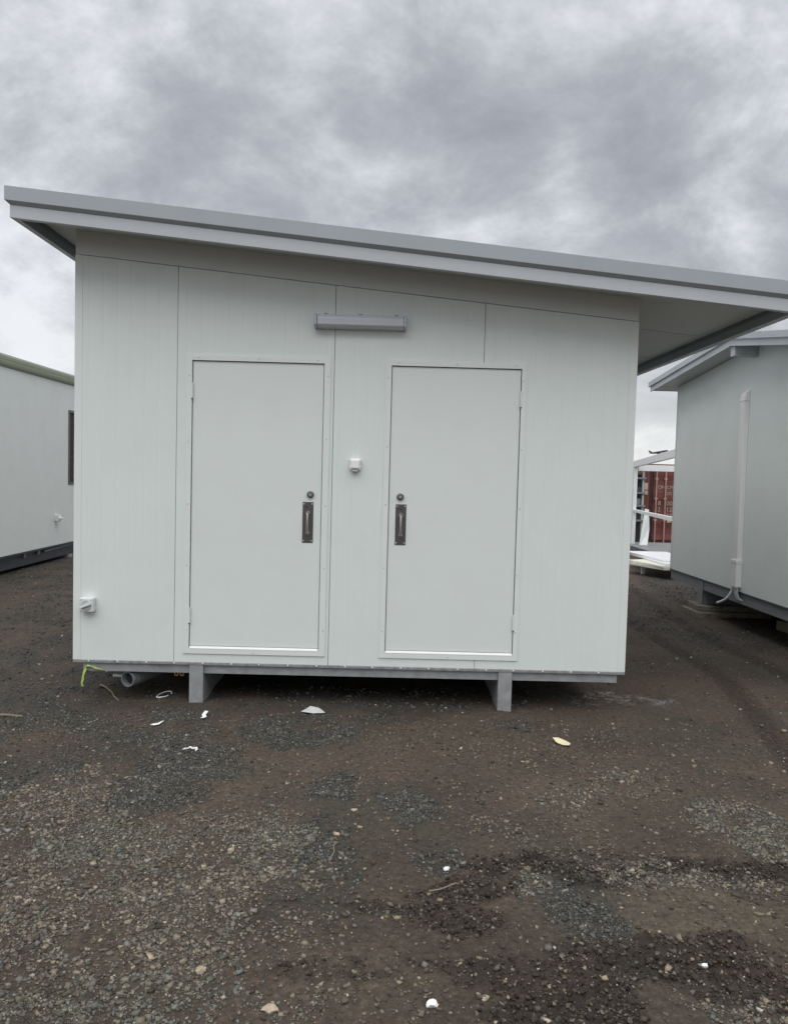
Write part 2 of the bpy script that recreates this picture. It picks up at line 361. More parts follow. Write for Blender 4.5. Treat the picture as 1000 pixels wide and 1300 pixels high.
me.loops.add(q.size); me.loops.foreach_set('vertex_index', q.ravel())
me.polygons.add(len(q)); me.polygons.foreach_set('loop_start', np.arange(0, q.size, 4, dtype=np.int32))
me.update(calc_edges=True); me.shade_smooth()
def lerp(a, b, t): return a + (np.array(b) - a) * t[:, None]
c = np.tile(np.array([0.084, 0.062, 0.047]), (len(xf), 1))
c = lerp(c, (0.058, 0.046, 0.036), sstep(0.40, 0.66, fbm(xf * 1.6, yf * 1.6, 90)) * 0.8)
c = lerp(c, (0.092, 0.070, 0.050), sstep(0.52, 0.72, fbm(xf * 2.3, yf * 2.3, 93)) * 0.5)
c = lerp(c, (0.062, 0.060, 0.044), sstep(0.55, 0.75, fbm(xf * 1.9, yf * 1.9, 97)) * 0.45)
c = lerp(c, (0.102, 0.085, 0.061), MM['y'] * 0.85)
c = lerp(c, (0.074, 0.065, 0.052), np.clip(MM['c'], 0, 1) * 0.9)
c = lerp(c, (0.036, 0.038, 0.036), np.clip(MM['f'] * 1.25, 0, 1) * 0.85)
c = lerp(c, (0.029, 0.024, 0.020), np.clip(MM['k'], 0, 1) * 0.85)
c = lerp(c, (0.034, 0.027, 0.023), tracks(xf, yf) * 0.65)
c = lerp(c, (0.34, 0.34, 0.335), np.clip(MM['w'], 0, 1) * 0.75)
grit = np.clip(0.42 + MM['c'] * 0.6 + MM['f'] * 0.55 - MM['y'] * 0.15, 0, 1)
at = me.attributes.new('soil', 'FLOAT_COLOR', 'POINT'); at.data.foreach_set('color', np.concatenate([c, grit[:, None]], 1).astype(np.float32).ravel())
me.materials.append(MATS['yard_soil'])
yard = bpy.data.objects.new('yard_ground', me); COL.objects.link(yard); tag(yard, 'brown dirt yard with dark gravel patches and wheel ruts', None, kind='structure')

# loose gravel: real stones, far too many to count
def stones():
    base = np.array([(x, y, z) for z in (-1, 1) for y in (-1, 1) for x in (-1, 1)], float)
    tri = np.array([(0, 2, 3), (0, 3, 1), (4, 5, 7), (4, 7, 6), (0, 1, 5), (0, 5, 4), (1, 3, 7), (1, 7, 5), (3, 2, 6), (3, 6, 7), (2, 0, 4), (2, 4, 6)], np.int32)
    P = []
    def sample(n, x0, x1, y0, y1, near):
        x = rng.uniform(x0, x1, n); y = rng.uniform(y0, y1, n)
        half = 0.52 * (y + 5.6) + 0.35
        k = np.abs(x - 2.2) < half; k &= ~((x > 0.1) & (x < 3.9) & (y > 0.55)); k &= ~(x < -3.6); k &= ~((x > 6.7) & (y < 5.4))
        x, y = x[k], y[k]; M = masks(x, y); u = rng.random(len(x))
        pc, pf = np.clip(M['c'], 0, 1), np.clip(M['f'], 0, 1)
        pb = 0.045 + 0.08 * sstep(0.5, 0.7, fbm(x * 2.1, y * 2.1, 55)) + 0.10 * M['k'] * near
        p = np.maximum(np.maximum(pc, pf * 0.95), pb)
        keep = u < p; x, y, pc, pf = x[keep], y[keep], pc[keep], pf[keep]
        kind = np.where(pc > pf, 0, np.where(pf > 0.12, 1, 2)); kind = np.where((pc < 0.1) & (pf < 0.1), 2, kind)
        med = np.where(kind == 0, 0.0041, np.where(kind == 1, 0.0036, 0.0040))
        if not near: med = med * 1.55
        r = med * np.exp(rng.normal(0, 0.48, len(x))); r = np.clip(r, 0.0016, 0.0145)
        P.append((x, y, r, kind))
    def clods(n):
        x = rng.uniform(1.6, 4.6, n); y = rng.uniform(-3.5, -1.8, n); k = masks(x, y)['k'] + 0.5 * tracks(x, y)
        keep = rng.random(n) < k * 0.8 - 0.08; x, y = x[keep], y[keep]
        P.append((x, y, np.clip(0.0044 * np.exp(rng.normal(0, 0.45, len(x))), 0.002, 0.018), np.full(len(x), 3)))
    clods(42000)
    sample(400000, -0.6, 5.0, -3.5, -0.2, 1)
    sample(150000, -3.6, 8.5, -0.2, 9.0, 0)
    x, y, r, kind = [np.concatenate(a) for a in zip(*P)]
    n = len(x); z = height(x, y)
    v = np.tile(base[None], (n, 1, 1)) * rng.uniform(0.30, 1.0, (n, 8, 3))
    v *= (r[:, None] * np.stack([rng.uniform(0.85, 1.5, n), rng.uniform(0.7, 1.05, n), rng.uniform(0.45, 0.85, n)], 1))[:, None, :]
    a = rng.uniform(0, 6.283, n); t = rng.normal(0, 0.35, n)
    ca, sa, ct, st = np.cos(a), np.sin(a), np.cos(t), np.sin(t)
    X, Y, Z = v[..., 0], v[..., 1], v[..., 2]
    Y2 = Y * ct[:, None] - Z * st[:, None]; Z2 = Y * st[:, None] + Z * ct[:, None]
    X3 = X * ca[:, None] - Y2 * sa[:, None]; Y3 = X * sa[:, None] + Y2 * ca[:, None]
    V = np.stack([X3 + x[:, None], Y3 + y[:, None], Z2 + (z + r * 0.22)[:, None]], -1).reshape(-1, 3)
    T = (tri[None] + (np.arange(n, dtype=np.int32) * 8)[:, None, None]).reshape(-1, 3)
    pal = {0: np.array([(0.160, 0.142, 0.116), (0.120, 0.108, 0.092), (0.180, 0.157, 0.122), (0.120, 0.124, 0.118), (0.090, 0.078, 0.065), (0.140, 0.122, 0.112)]),
           1: np.array([(0.085, 0.090, 0.086), (0.060, 0.063, 0.060), (0.135, 0.138, 0.132), (0.085, 0.078, 0.068)]),
           3: np.array([(0.042, 0.034, 0.028), (0.058, 0.046, 0.038), (0.034, 0.028, 0.024)]),
           2: np.array([(0.110, 0.095, 0.080), (0.080, 0.068, 0.058), (0.19, 0.165, 0.125), (0.125, 0.118, 0.11)])}
    colr = np.zeros((n, 3))
    for k in pal:
        i = np.where(kind == k)[0]; colr[i] = pal[k][rng.integers(0, len(pal[k]), len(i))]
    # the coarse stone is bluish in some patches and tan in others
    blue = sstep(0.48, 0.62, fbm(x * 1.9, y * 1.9, 120))[:, None]
    colr = np.where((kind == 0)[:, None], colr * (1 + blue * np.array([-0.08, -0.02, 0.0])), colr)
    colr *= np.exp(rng.normal(-0.12, 0.32, (n, 1))) * np.where(kind == 0, 1.08, 1.0)[:, None] * np.array([1.02, 0.99, 0.93])
    pale = rng.random(n) < 0.003; colr[pale] = (0.42, 0.39, 0.34)
    me = bpy.data.meshes.new('gravel')
    me.vertices.add(len(V)); me.vertices.foreach_set('co', V.astype(np.float32).ravel())
    me.loops.add(T.size); me.loops.foreach_set('vertex_index', T.ravel())
    me.polygons.add(len(T)); me.polygons.foreach_set('loop_start', np.arange(0, T.size, 3, dtype=np.int32))
    me.update(calc_edges=True)
    at = me.attributes.new('tint', 'FLOAT_COLOR', 'POINT')
    at.data.foreach_set('color', np.concatenate([np.repeat(colr, 8, 0), np.ones((n * 8, 1))], 1).astype(np.float32).ravel())
    me.materials.append(MATS['gravel_stone'])
    o = bpy.data.objects.new('gravel', me); COL.objects.link(o)
    tag(o, 'loose grey and brown gravel strewn over the dirt yard', 'gravel', kind='stuff')
    print('stones', n, 'tris', len(T), 'ground quads', len(q))
stones()

# ================================================================== the near building
SL = 0.0901                     # roof fall per metre of x
W = 3.9616; DEP = 6.0
wt = lambda x: 2.8683 - SL * x  # top of the wall panels
bd = root('portable_building', (W / 2, 0.0, G), 'pale grey portable building with two doors and a sloping skillion roof', 'building')
DOORS = [(0.8266, 0.9215, -1), (2.2314, 0.9129, 1)]       # left edge, width, hinge side
DZ0, DZ1 = 0.108, 2.148
HOLES = [(0.79, 1.785), (2.195, 3.18)]; HZ0, HZ1 = 0.074, 2.182   # rough openings behind the frame flanges

def wall_panel(x0, x1, ribs):
    mb = MB(); xs = [x0]
    rib = [r for r in np.arange(math.ceil(x0 / 0.0985) * 0.0985, x1, 0.0985) if x0 + 0.03 < r < x1 - 0.03] if ribs else []
    for r in rib: xs += [r - 0.006, r - 0.002, r + 0.002, r + 0.006]
    for a, b in HOLES: xs += [v for v in (a, b) if x0 < v < x1]
    xs = sorted(xs + [x1])
    prof = {r: 0 for r in xs}
    for r in rib:
        prof[r - 0.002] = 0.0010; prof[r + 0.002] = 0.0010
    Y = lambda x: prof.get(x, 0)
    TH = 0.045
    for a, b in zip(xs[:-1], xs[1:]):
        if b - a < 1e-6: continue
        mid = (a + b) / 2; hole = any(h0 < mid < h1 for h0, h1 in HOLES)
        spans = [(0, None)] if not hole else [(0, HZ0), (HZ1, None)]
        for z0, z1 in spans:
            za, zb = (z1, z1) if z1 is not None else (wt(a) - 0.004, wt(b) - 0.004)
            mb.add([(a, Y(a), z0), (b, Y(b), z0), (b, Y(b), zb), (a, Y(a), za)], [(0, 1, 2, 3)])
            mb.add([(a, Y(a), z0), (b, Y(b), z0), (b, TH, z0), (a, TH, z0)], [(3, 2, 1, 0)])
            mb.add([(a, Y(a), za), (b, Y(b), zb), (b, TH, zb), (a, TH, za)], [(0, 1, 2, 3)])
    for x in (x0, x1):
        for z0, z1 in ([(0, HZ0), (HZ1, wt(x) - 0.004)] if any(h0 < x < h1 for h0, h1 in HOLES) else [(0, wt(x) - 0.004)]):
            mb.add([(x, 0, z0), (x, TH, z0), (x, TH, z1), (x, 0, z1)], [(0, 1, 2, 3)])
    v = np.array(mb.v); c = (v.min(0) + v.max(0)) / 2
    me = bpy.data.meshes.new('wall_panel'); me.from_pydata((v - c).tolist(), [], mb.f)
    bm = bmesh.new(); bm.from_mesh(me); bmesh.ops.remove_doubles(bm, verts=bm.verts, dist=1e-5); bmesh.ops.recalc_face_normals(bm, faces=bm.faces)
    cen = [f for f in bm.faces if abs(f.normal.y) > 0.9]
    if cen and sum(f.normal.y * f.calc_area() for f in cen) > 0: bmesh.ops.reverse_faces(bm, faces=bm.faces)
    bm.to_mesh(me); bm.free()
    return link('wall_panel', me, 'wall_paint', bd, c)
SEAM = [0.0, 0.716, 1.822, 2.877, W]
for i in range(4): wall_panel(SEAM[i] + (0.0018 if i else 0.0), SEAM[i + 1] - (0.0018 if i < 3 else 0.0), True)
# wall core behind the joints, in pieces that leave the doorways free
core = MB()
for x0, x1, z0, z1 in ((0.01, 0.77, 0.005, 2.5), (1.805, 2.175, 0.005, 2.5), (3.2, W - 0.01, 0.005, 2.45), (0.77, 1.805, 0.005, 0.07), (2.175, 3.2, 0.005, 0.07), (0.77, 1.805, 2.19, 2.5), (2.175, 3.2, 2.19, 2.5)):
    core.box(x0, x1, 0.046, 0.075, z0, z1)
core.hexa([(0.01, 0.046, 2.501), (W - 0.01, 0.046, 2.451), (W - 0.01, 0.075, 2.451), (0.01, 0.075, 2.501), (0.01, 0.046, 2.99), (W - 0.01, 0.046, 2.64), (W - 0.01, 0.075, 2.64), (0.01, 0.075, 2.99)])
core.build('wall_core', 'seal_grey', bd)
for x0, x1 in ((-0.004, 0.048), (W - 0.048, W + 0.004)):      # folded corner trims
    mb = MB(); mb.hexa([(x0, -0.0025, 0.001), (x1, -0.0025, 0.001), (x1, 0.0005, 0.001), (x0, 0.0005, 0.001), (x0, -0.0025, wt(x0) - 0.006), (x1, -0.0025, wt(x1) - 0.006), (x1, 0.0005, wt(x1) - 0.006), (x0, 0.0005, wt(x0) - 0.006)])
    xo = x0 if x0 < 1 else x1 - 0.003
    mb.hexa([(xo, 0.001, 0.001), (xo + 0.003, 0.001, 0.001), (xo + 0.003, 0.05, 0.001), (xo, 0.05, 0.001), (xo, 0.001, wt(x0) - 0.008), (xo + 0.003, 0.001, wt(x1) - 0.008), (xo + 0.003, 0.05, wt(x1) - 0.008), (xo, 0.05, wt(x0) - 0.008)])
    mb.build('corner_trim', 'trim_paint', bd)
# side and rear walls
for x0, x1 in ((0.002, 0.06), (W - 0.06, W - 0.002)):
    MB().hexa([(x0, 0.06, 0), (x1, 0.06, 0), (x1, DEP, 0), (x0, DEP, 0), (x0, 0.06, wt(x0) + 0.14), (x1, 0.06, wt(x1) + 0.14), (x1, DEP, wt(x1) + 0.14), (x0, DEP, wt(x0) + 0.14)]).build('side_wall', 'wall_paint', bd)
MB().hexa([(0.065, DEP - 0.06, 0), (W - 0.065, DEP - 0.06, 0), (W - 0.065, DEP, 0), (0.065, DEP, 0), (0.065, DEP - 0.06, wt(0.065) + 0.14), (W - 0.065, DEP - 0.06, wt(W) + 0.14), (W - 0.065, DEP, wt(W) + 0.14), (0.065, DEP, wt(0) + 0.13)]).build('rear_wall', 'wall_paint', bd)
# head flashing between panel tops and the roof underside
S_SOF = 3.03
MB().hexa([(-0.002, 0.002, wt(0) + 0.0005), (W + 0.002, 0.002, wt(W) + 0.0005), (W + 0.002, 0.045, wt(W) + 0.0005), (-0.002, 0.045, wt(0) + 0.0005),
           (-0.002, 0.002, S_SOF), (W + 0.002, 0.002, S_SOF - SL * W), (W + 0.002, 0.045, S_SOF - SL * W), (-0.002, 0.045, S_SOF)]).build('head_flashing', 'head_shaded', bd)

# roof: panel, soffit sheets, fascia and projecting cap on all four sides
XL, XR, YF, YB = -0.262, 4.90, -0.42, 6.42
for x0 in (XL + 0.0075, XR - 0.0735): MB().hexa([(x, y, z0 - SL * x) for z0 in (S_SOF + 0.040, S_SOF + 0.050) for x, y in ((x0, YF + 0.02), (x0 + 0.066, YF + 0.02), (x0 + 0.066, YB - 0.02), (x0, YB - 0.02))]).build('eave_gap_shade', 'gap_dark', bd)  # near-black strips put in as the shade inside the eave gap
roof = MB().hexa([(XL + 0.01, YF + 0.01, S_SOF + 0.055 - SL * XL), (XR - 0.01, YF + 0.01, S_SOF + 0.055 - SL * XR), (XR - 0.01, YB - 0.01, S_SOF + 0.055 - SL * XR), (XL + 0.01, YB - 0.01, S_SOF + 0.055 - SL * XL),
                  (XL + 0.01, YF + 0.01, 3.125 - SL * XL), (XR - 0.01, YF + 0.01, 3.125 - SL * XR), (XR - 0.01, YB - 0.01, 3.125 - SL * XR), (XL + 0.01, YB - 0.01, 3.125 - SL * XL)]).build('roof', 'roof_cap', bd)
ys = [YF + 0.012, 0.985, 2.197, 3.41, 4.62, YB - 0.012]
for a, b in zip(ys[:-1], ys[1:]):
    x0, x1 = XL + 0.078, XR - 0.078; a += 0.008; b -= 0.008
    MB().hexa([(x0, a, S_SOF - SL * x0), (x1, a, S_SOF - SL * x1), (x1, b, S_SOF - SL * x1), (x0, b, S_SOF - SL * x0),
               (x0, a, S_SOF + 0.009 - SL * x0), (x1, a, S_SOF + 0.009 - SL * x1), (x1, b, S_SOF + 0.009 - SL * x1), (x0, b, S_SOF + 0.009 - SL * x0)]).build('soffit_panel', 'soffit_shaded', roof)
for yj in ys[1:-1]:
    x0, x1 = XL + 0.080, XR - 0.080
    MB().hexa([(x0, yj - 0.0078, S_SOF + 0.005 - SL * x0), (x1, yj - 0.0078, S_SOF + 0.005 - SL * x1), (x1, yj + 0.0078, S_SOF + 0.005 - SL * x1), (x0, yj + 0.0078, S_SOF + 0.005 - SL * x0),
               (x0, yj - 0.0078, S_SOF + 0.0085 - SL * x0), (x1, yj - 0.0078, S_SOF + 0.0085 - SL * x1), (x1, yj + 0.0078, S_SOF + 0.0085 - SL * x1), (x0, yj + 0.0078, S_SOF + 0.0085 - SL * x0)]).build('joint_strip', 'gap_dark', roof)
def ring(profile, name, material):
    cs = [(XL, YF, -1, -1), (XR, YF, 1, -1), (XR, YB, 1, 1), (XL, YB, -1, 1)]
    def pt(cn, o, s):
        x = cn[0] + cn[2] * o; y = cn[1] + cn[3] * o; return (x, y, s - SL * x)
    for i in range(4):
        A, Bc = cs[i], cs[(i + 1) % 4]; n = len(profile)
        vs = [pt(A, *p) for p in profile] + [pt(Bc, *p) for p in profile]
        MB().add(vs, [(k, (k + 1) % n, n + (k + 1) % n, n + k) for k in range(n)] + [tuple(range(n)), tuple(range(n, 2 * n))]).build(name, material, roof, bevel=0.0012, seg=1)
ring([(0.025, 3.146), (0.025, 3.056), (0.0005, 3.035), (-0.004, 3.035), (-0.004, 3.128), (-0.12, 3.128), (-0.12, 3.146)], 'roof_cap', 'roof_cap')
ring([(0.0, 3.0335), (0.0, 2.953), (-0.046, 2.953), (-0.046, 2.962), (-0.006, 2.9565), (-0.006, 3.0335)], 'fascia', 'fascia_paint')

# base flashing with rivets, chassis and legs
bf = MB().box(-0.004, W + 0.004, -0.004, 0.05, -0.021, -0.001).build('base_flashing', 'flash_galv', bd, bevel=0.002)
rv = None
for i, x in enumerate(np.arange(0.11, W, 0.2035)):
    p = (x + random.uniform(-0.006, 0.006), -0.0055, -0.008)
    if rv is None: rv = MB().tube([(p[0], -0.0035, p[2]), (p[0], -0.0075, p[2])], [0.0065, 0.0045], 8).build('rivet', 'rivet_white', bf, smooth=True)
    else: share(rv, p, bf)
MB().box(0.062, W - 0.045, 0.020, 0.024, -0.086, -0.022).box(0.062, W - 0.045, 0.024, 0.07, -0.086, -0.081).build('chassis_beam', 'galv', bd, bevel=0.002)
for x0 in (0.062, W - 0.095): B('chassis_rail', 'galv', bd, x0, x0 + 0.05, 0.075, DEP - 0.05, -0.086, -0.022)
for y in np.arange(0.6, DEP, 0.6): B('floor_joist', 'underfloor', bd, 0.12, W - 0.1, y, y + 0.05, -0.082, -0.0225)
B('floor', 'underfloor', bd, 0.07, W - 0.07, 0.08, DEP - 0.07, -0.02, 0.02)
for x0 in (0.829, 3.053):
    for y0 in (-0.001,):
        mb = MB(); x1 = x0 + 0.099
        mb.box(x0, x1, y0, y0 + 0.005, -0.335, -0.0225)
        mb.box(x0, x0 + 0.005, y0 + 0.0052, y0 + 0.30, -0.335, -0.087).box(x1 - 0.005, x1, y0 + 0.0052, y0 + 0.30, -0.335, -0.087)
        mb.box(x0 + 0.0052, x1 - 0.0052, y0 + 0.295, y0 + 0.30, -0.335, -0.087)
        mb.build('support_leg', 'galv', bd, bevel=0.0015, seg=1)

for x0 in (0.832, 3.056):
    B('bearer_light_block', 'galv', bd, x0, x0 + 0.093, 0.306, DEP - 0.2, -0.29, -0.0875)  # unseen lengths behind the legs, added to block light from the sides
B('rear_light_block', 'underfloor', bd, 0.07, W - 0.1, DEP - 0.06, DEP - 0.03, -0.34, -0.0875)  # unseen board added to keep light out from under the floor
# drain and water fittings hanging below the floor
dp = MB(); ring_o, ring_i, seg = 0.055, 0.048, 28
a0, a1 = Vector((0.372, 0.045, -0.150)), Vector((0.95, 1.6, -0.150)); dd = (a1 - a0).normalized(); pa = dd.orthogonal().normalized(); pb = dd.cross(pa)
vs = []
for p in (a0, a1):
    for r in (ring_o, ring_i):
        vs += [p + (pa * math.cos(2 * math.pi * k / seg) + pb * math.sin(2 * math.pi * k / seg)) * r for k in range(seg)]
fs = []
for k in range(seg):
    j = (k + 1) % seg
    fs += [(k, j, 2 * seg + j, 2 * seg + k), (seg + k, 3 * seg + k, 3 * seg + j, seg + j), (k, seg + k, seg + j, j), (2 * seg + k, 2 * seg + j, 3 * seg + j, 3 * seg + k)]
pipe = dp.add(vs, fs).build('drain_pipe', 'pvc_grey', bd, smooth=True)
MB().tube([a0 + dd * 0.03, a0 + dd * 0.075], 0.0585, 28, caps=False).build('pipe_collar', 'pvc_grey', pipe, smooth=True)
MB().tube([a0 + dd * 0.05, a0 + dd * 0.06], 0.0478, 24).build('bore_shade', 'gap_dark', pipe)  # black disc painted in as the shade inside the pipe
MB().tube([(0.255, 0.10, -0.135), (0.31, 0.11, -0.14)], 0.011, 10).tube([(0.25, 0.098, -0.135), (0.257, 0.10, -0.135)], 0.016, 8).build('side_outlet', 'plastic_grey', pipe, smooth=True)
for x in (0.722, 0.762):
    fit = MB().tube([(x, 0.055, -0.103), (x, 0.10, -0.103)], 0.0175, 6).build('brass_fitting', 'brass', bd)
    MB().tube([(x, 0.052, -0.103), (x, 0.0549, -0.103)], 0.009, 12).build('bore_shade', 'gap_dark', fit)  # black disc for the shaded hole of the fitting
    MB().tube([(x, 0.1005, -0.103), (x, 0.5, -0.103)], 0.009, 10).build('water_pipe', 'black_gear', fit, smooth=True)

# doors and frames
scr0 = None
for di, (dx, dw, hs) in enumerate(DOORS):
    x0, x1 = dx, dx + dw
    side = 'left' if di == 0 else 'right'
    fx0, fx1, fz0, fz1 = x0 - 0.043, x1 + 0.050, 0.064, 2.190
    if di: fx0, fx1 = x0 - 0.044, x1 + 0.038
    fr = MB()
    ix0, ix1, iz0, iz1 = x0 - 0.0048, x1 + 0.0048, DZ0 - 0.006, DZ1 + 0.005
    for a, b, z0, z1 in ((fx0, ix0, fz0, fz1), (ix1, fx1, fz0, fz1), (ix0, ix1, iz1, fz1), (ix0, ix1, fz0, iz0)):
        fr.box(a, b, -0.009, -0.0005, z0, z1)
    for a, b in ((ix0 - 0.004, ix0), (ix1, ix1 + 0.004)): fr.box(a, b, -0.0002, 0.06, iz0, iz1)
    fr.box(ix0 - 0.004, ix1 + 0.004, -0.0002, 0.06, iz1 + 0.0002, iz1 + 0.004)
    fr.box(ix0, ix1, 0.045, 0.06, iz0, iz1)
    frame = fr.build('door_frame', 'trim_paint', bd)
    th = MB().prism([(ix0 + 0.004, -0.010, iz0 - 0.004), (ix0 + 0.004, 0.030, iz0 - 0.004), (ix0 + 0.004, 0.030, iz0 + 0.014), (ix0 + 0.004, 0.007, iz0 + 0.013), (ix0 + 0.004, -0.010, iz0 + 0.002)], (ix1 - ix0 - 0.008, 0, 0)).build('threshold', 'white_sill', frame, bevel=0.0015)
    pts = [(fx0 + 0.02, z) for z in np.linspace(0.25, 2.05, 5)] + [(fx1 - 0.02, z) for z in np.linspace(0.25, 2.05, 5)] + [(x, fz1 - 0.018) for x in (x0 + 0.04, (x0 + x1) / 2, x1 - 0.04)] + [(x, fz0 + 0.014) for x in ((x0 + x1) / 2,)]
    for sx, sz in pts:
        p = (sx + random.uniform(-.003, .003), -0.0105, sz + random.uniform(-.02, .02) if 0.2 < sz < 2.1 else sz)
        if scr0 is None: scr0 = MB().tube([(p[0], -0.0088, p[2]), (p[0], -0.0118, p[2])], [0.0055, 0.004], 8).build('screw', 'screw_steel', frame, smooth=True)
        else: share(scr0, p, frame)
    door = MB().box(x0, x1, 0.006, 0.044, DZ0 + 0.010, DZ1).build('door', 'door_paint', bd, bevel=0.0025)
    door['label'] = ('left door of the building, hinged on its left side' if di == 0 else 'right door of the building, hinged on its right side')
    hx = x0 - 0.003 if hs < 0 else x1 + 0.003
    for hz0 in (1.885, 0.285):
        MB().tube([(hx, -0.007, hz0), (hx, -0.007, hz0 + 0.11)], 0.0075, 12).build('hinge', 'trim_paint', door, smooth=True)
        MB().tube([(hx, -0.007, hz0 - 0.008), (hx, -0.007, hz0 - 0.0005)], 0.0062, 10).build('hinge_pin', 'plate_steel', door, smooth=True)
    px = 1.656 if di == 0 else 2.318
    pl = MB().box(px - 0.0385, px + 0.0385, 0.0028, 0.0058, 0.880, 1.172).build('pull_plate', 'plate_steel', door, bevel=0.001)
    for sx in (-0.029, 0.029):
        for sz in (0.895, 1.158):
            share(scr0, (px + sx, 0.001, sz), door)
    MB().tube([(px, 0.0025, 1.095), (px, -0.022, 1.096), (px, -0.034, 1.088), (px, -0.036, 1.07), (px, -0.036, 0.975), (px, -0.034, 0.957), (px, -0.022, 0.949), (px, 0.0025, 0.950)], [0.011, 0.009, 0.0085, 0.008, 0.008, 0.0085, 0.009, 0.011], 12).build('pull_handle', 'handle_steel', door, smooth=True)
    for hz in (1.095, 0.950): MB().tube([(px, 0.0026, hz), (px, -0.002, hz)], 0.0145, 14).build('handle_rose', 'handle_steel', door, smooth=True)
    MB().tube([(px + (-0.012 if di == 0 else 0.0), 0.0026, 1.137), (px + (-0.012 if di == 0 else 0.0), 0.0012, 1.137)], 0.006, 10).build('key_hole', 'gap_dark', door)
    lx = 1.671 if di == 0 else 2.311
    lk = MB().tube([(lx, 0.0058, 1.226), (lx, -0.010, 1.226), (lx, -0.014, 1.226)], [0.0255, 0.0245, 0.019], 24).build('lock_cylinder', 'lock_steel', door, smooth=True)
    MB().tube([(lx, -0.0141, 1.226), (lx, -0.017, 1.226)], 0.010, 16).build('lock_core', 'handle_steel', door, smooth=True)

# fluorescent batten above the doors
bl = MB().box(1.690, 2.311, -0.018, -0.0005, 2.402, 2.482).build('batten_light', 'light_body', bd, bevel=0.003)
MB().prism([(1.700, -0.0185, 2.392), (1.700, -0.075, 2.397), (1.700, -0.092, 2.414), (1.700, -0.092, 2.462), (1.700, -0.075, 2.486), (1.700, -0.0185, 2.490)], (0.601, 0, 0)).build('diffuser', 'diffuser', bl, bevel=0.006, seg=3)
for xe in (1.680, 2.3015):
    MB().prism([(xe, -0.001, 2.390), (xe, -0.077, 2.394), (xe, -0.095, 2.413), (xe, -0.095, 2.464), (xe, -0.077, 2.489), (xe, -0.001, 2.493)], (0.018, 0, 0)).build('end_cap', 'light_body', bl, bevel=0.004)
for xe in (1.745, 1.99, 2.24): B('clip', 'plate_steel', bl, xe, xe + 0.022, -0.045, -0.012, 2.4905, 2.4965, 0.001)

# weatherproof point between the doors
bx = MB().box(1.946, 2.024, -0.030, -0.0005, 1.408, 1.488).build('weatherproof_switch', 'plastic_white', bd, bevel=0.006)
MB().box(1.954, 2.016, -0.052, -0.0302, 1.418, 1.482).build('switch_cover', 'plastic_white', bx, bevel=0.008)
MB().box(1.962, 2.008, -0.046, -0.004, 1.396, 1.4075).build('cable_hood', 'plastic_mid', bx, bevel=0.004)
for sx in (1.9415, 2.0215):
    for sz in (1.425, 1.462): B('fixing_lug', 'plastic_grey', bx, sx, sx + 0.007, -0.022, -0.002, sz, sz + 0.014, 0.001)

# rotary isolator low on the left panel
iso = MB().box(0.060, 0.158, -0.060, -0.0005, 0.352, 0.454).build('isolator_switch', 'plastic_grey', bd, bevel=0.008)
MB().tube([(0.109, -0.0602, 0.402), (0.109, -0.068, 0.402)], 0.036, 28).build('dial', 'plastic_mid', iso, smooth=True)
kn = MB(); ca, sa = math.cos(rad(24)), math.sin(rad(24))
kp = [(-0.040, -0.007), (0.040, -0.009), (0.040, 0.009), (-0.040, 0.007)]
kn.prism([(0.109 + u * ca - w * sa, -0.0682, 0.402 + u * sa + w * ca) for u, w in kp], (0, -0.016, 0)).build('knob', 'plastic_grey', iso, bevel=0.003)
for sx in (0.072, 0.146):
    for sz in (0.364, 0.442): share(scr0, (sx, -0.0615, sz), iso)
MB().tube([(0.138, -0.035, 0.3515), (0.138, -0.035, 0.338)], 0.012, 12).build('cable_gland', 'plastic_mid', iso, smooth=True)

# ================================================================== left building
LX = -3.45
lb = root('long_portable_building', (LX - 1.5, 9.0, G), 'white portable building with green gutter on the left edge', 'building')
LY0, LY1 = 2.5, 15.0
wy0, wy1, wz0, wz1 = 8.50, 9.42, 1.03, 2.36
sw = MB()
for a, b, z0, z1 in ((LY0, wy0, 0.0, 2.80), (wy1, LY1, 0.0, 2.80), (wy0, wy1, 0.0, wz0), (wy0, wy1, wz1, 2.80)): sw.box(LX - 0.07, LX, a, b, z0, z1)
sw.build('wall', 'left_wall', lb)
B('end_wall', 'left_wall', lb, LX - 3.1, LX - 0.071, LY0, LY0 + 0.07, 0.0, 2.8); B('end_wall', 'left_wall', lb, LX - 3.1, LX - 0.071, LY1 - 0.07, LY1, 0.0, 2.8)
B('rear_wall', 'left_wall', lb, LX - 3.17, LX - 3.1, LY0, LY1, 0.0, 2.8)
gp = [(LX - 0.06, 2.805), (LX + 0.012, 2.805), (LX + 0.04, 2.825), (LX + 0.05, 2.845), (LX + 0.044, 2.852), (LX + 0.05, 2.86), (LX + 0.055, 2.892), (LX + 0.048, 2.900), (LX + 0.055, 2.908), (LX + 0.06, 2.955), (LX + 0.05, 2.965), (LX - 0.06, 2.965)]
lr = MB().hexa([(LX - 3.3, LY0 - 0.1, 2.97), (LX + 0.03, LY0 - 0.1, 2.97), (LX + 0.03, LY1 + 0.1, 2.97), (LX - 3.3, LY1 + 0.1, 2.97), (LX - 3.3, LY0 - 0.1, 3.04), (LX + 0.03, LY0 - 0.1, 2.985), (LX + 0.03, LY1 + 0.1, 2.985), (LX - 3.3, LY1 + 0.1, 3.04)]).build('roof', 'green_gutter', lb)
MB().prism([(x, LY0 - 0.1, z) for x, z in gp], (0, LY1 - LY0 + 0.2, 0)).build('gutter', 'green_gutter', lr)
wf = MB()
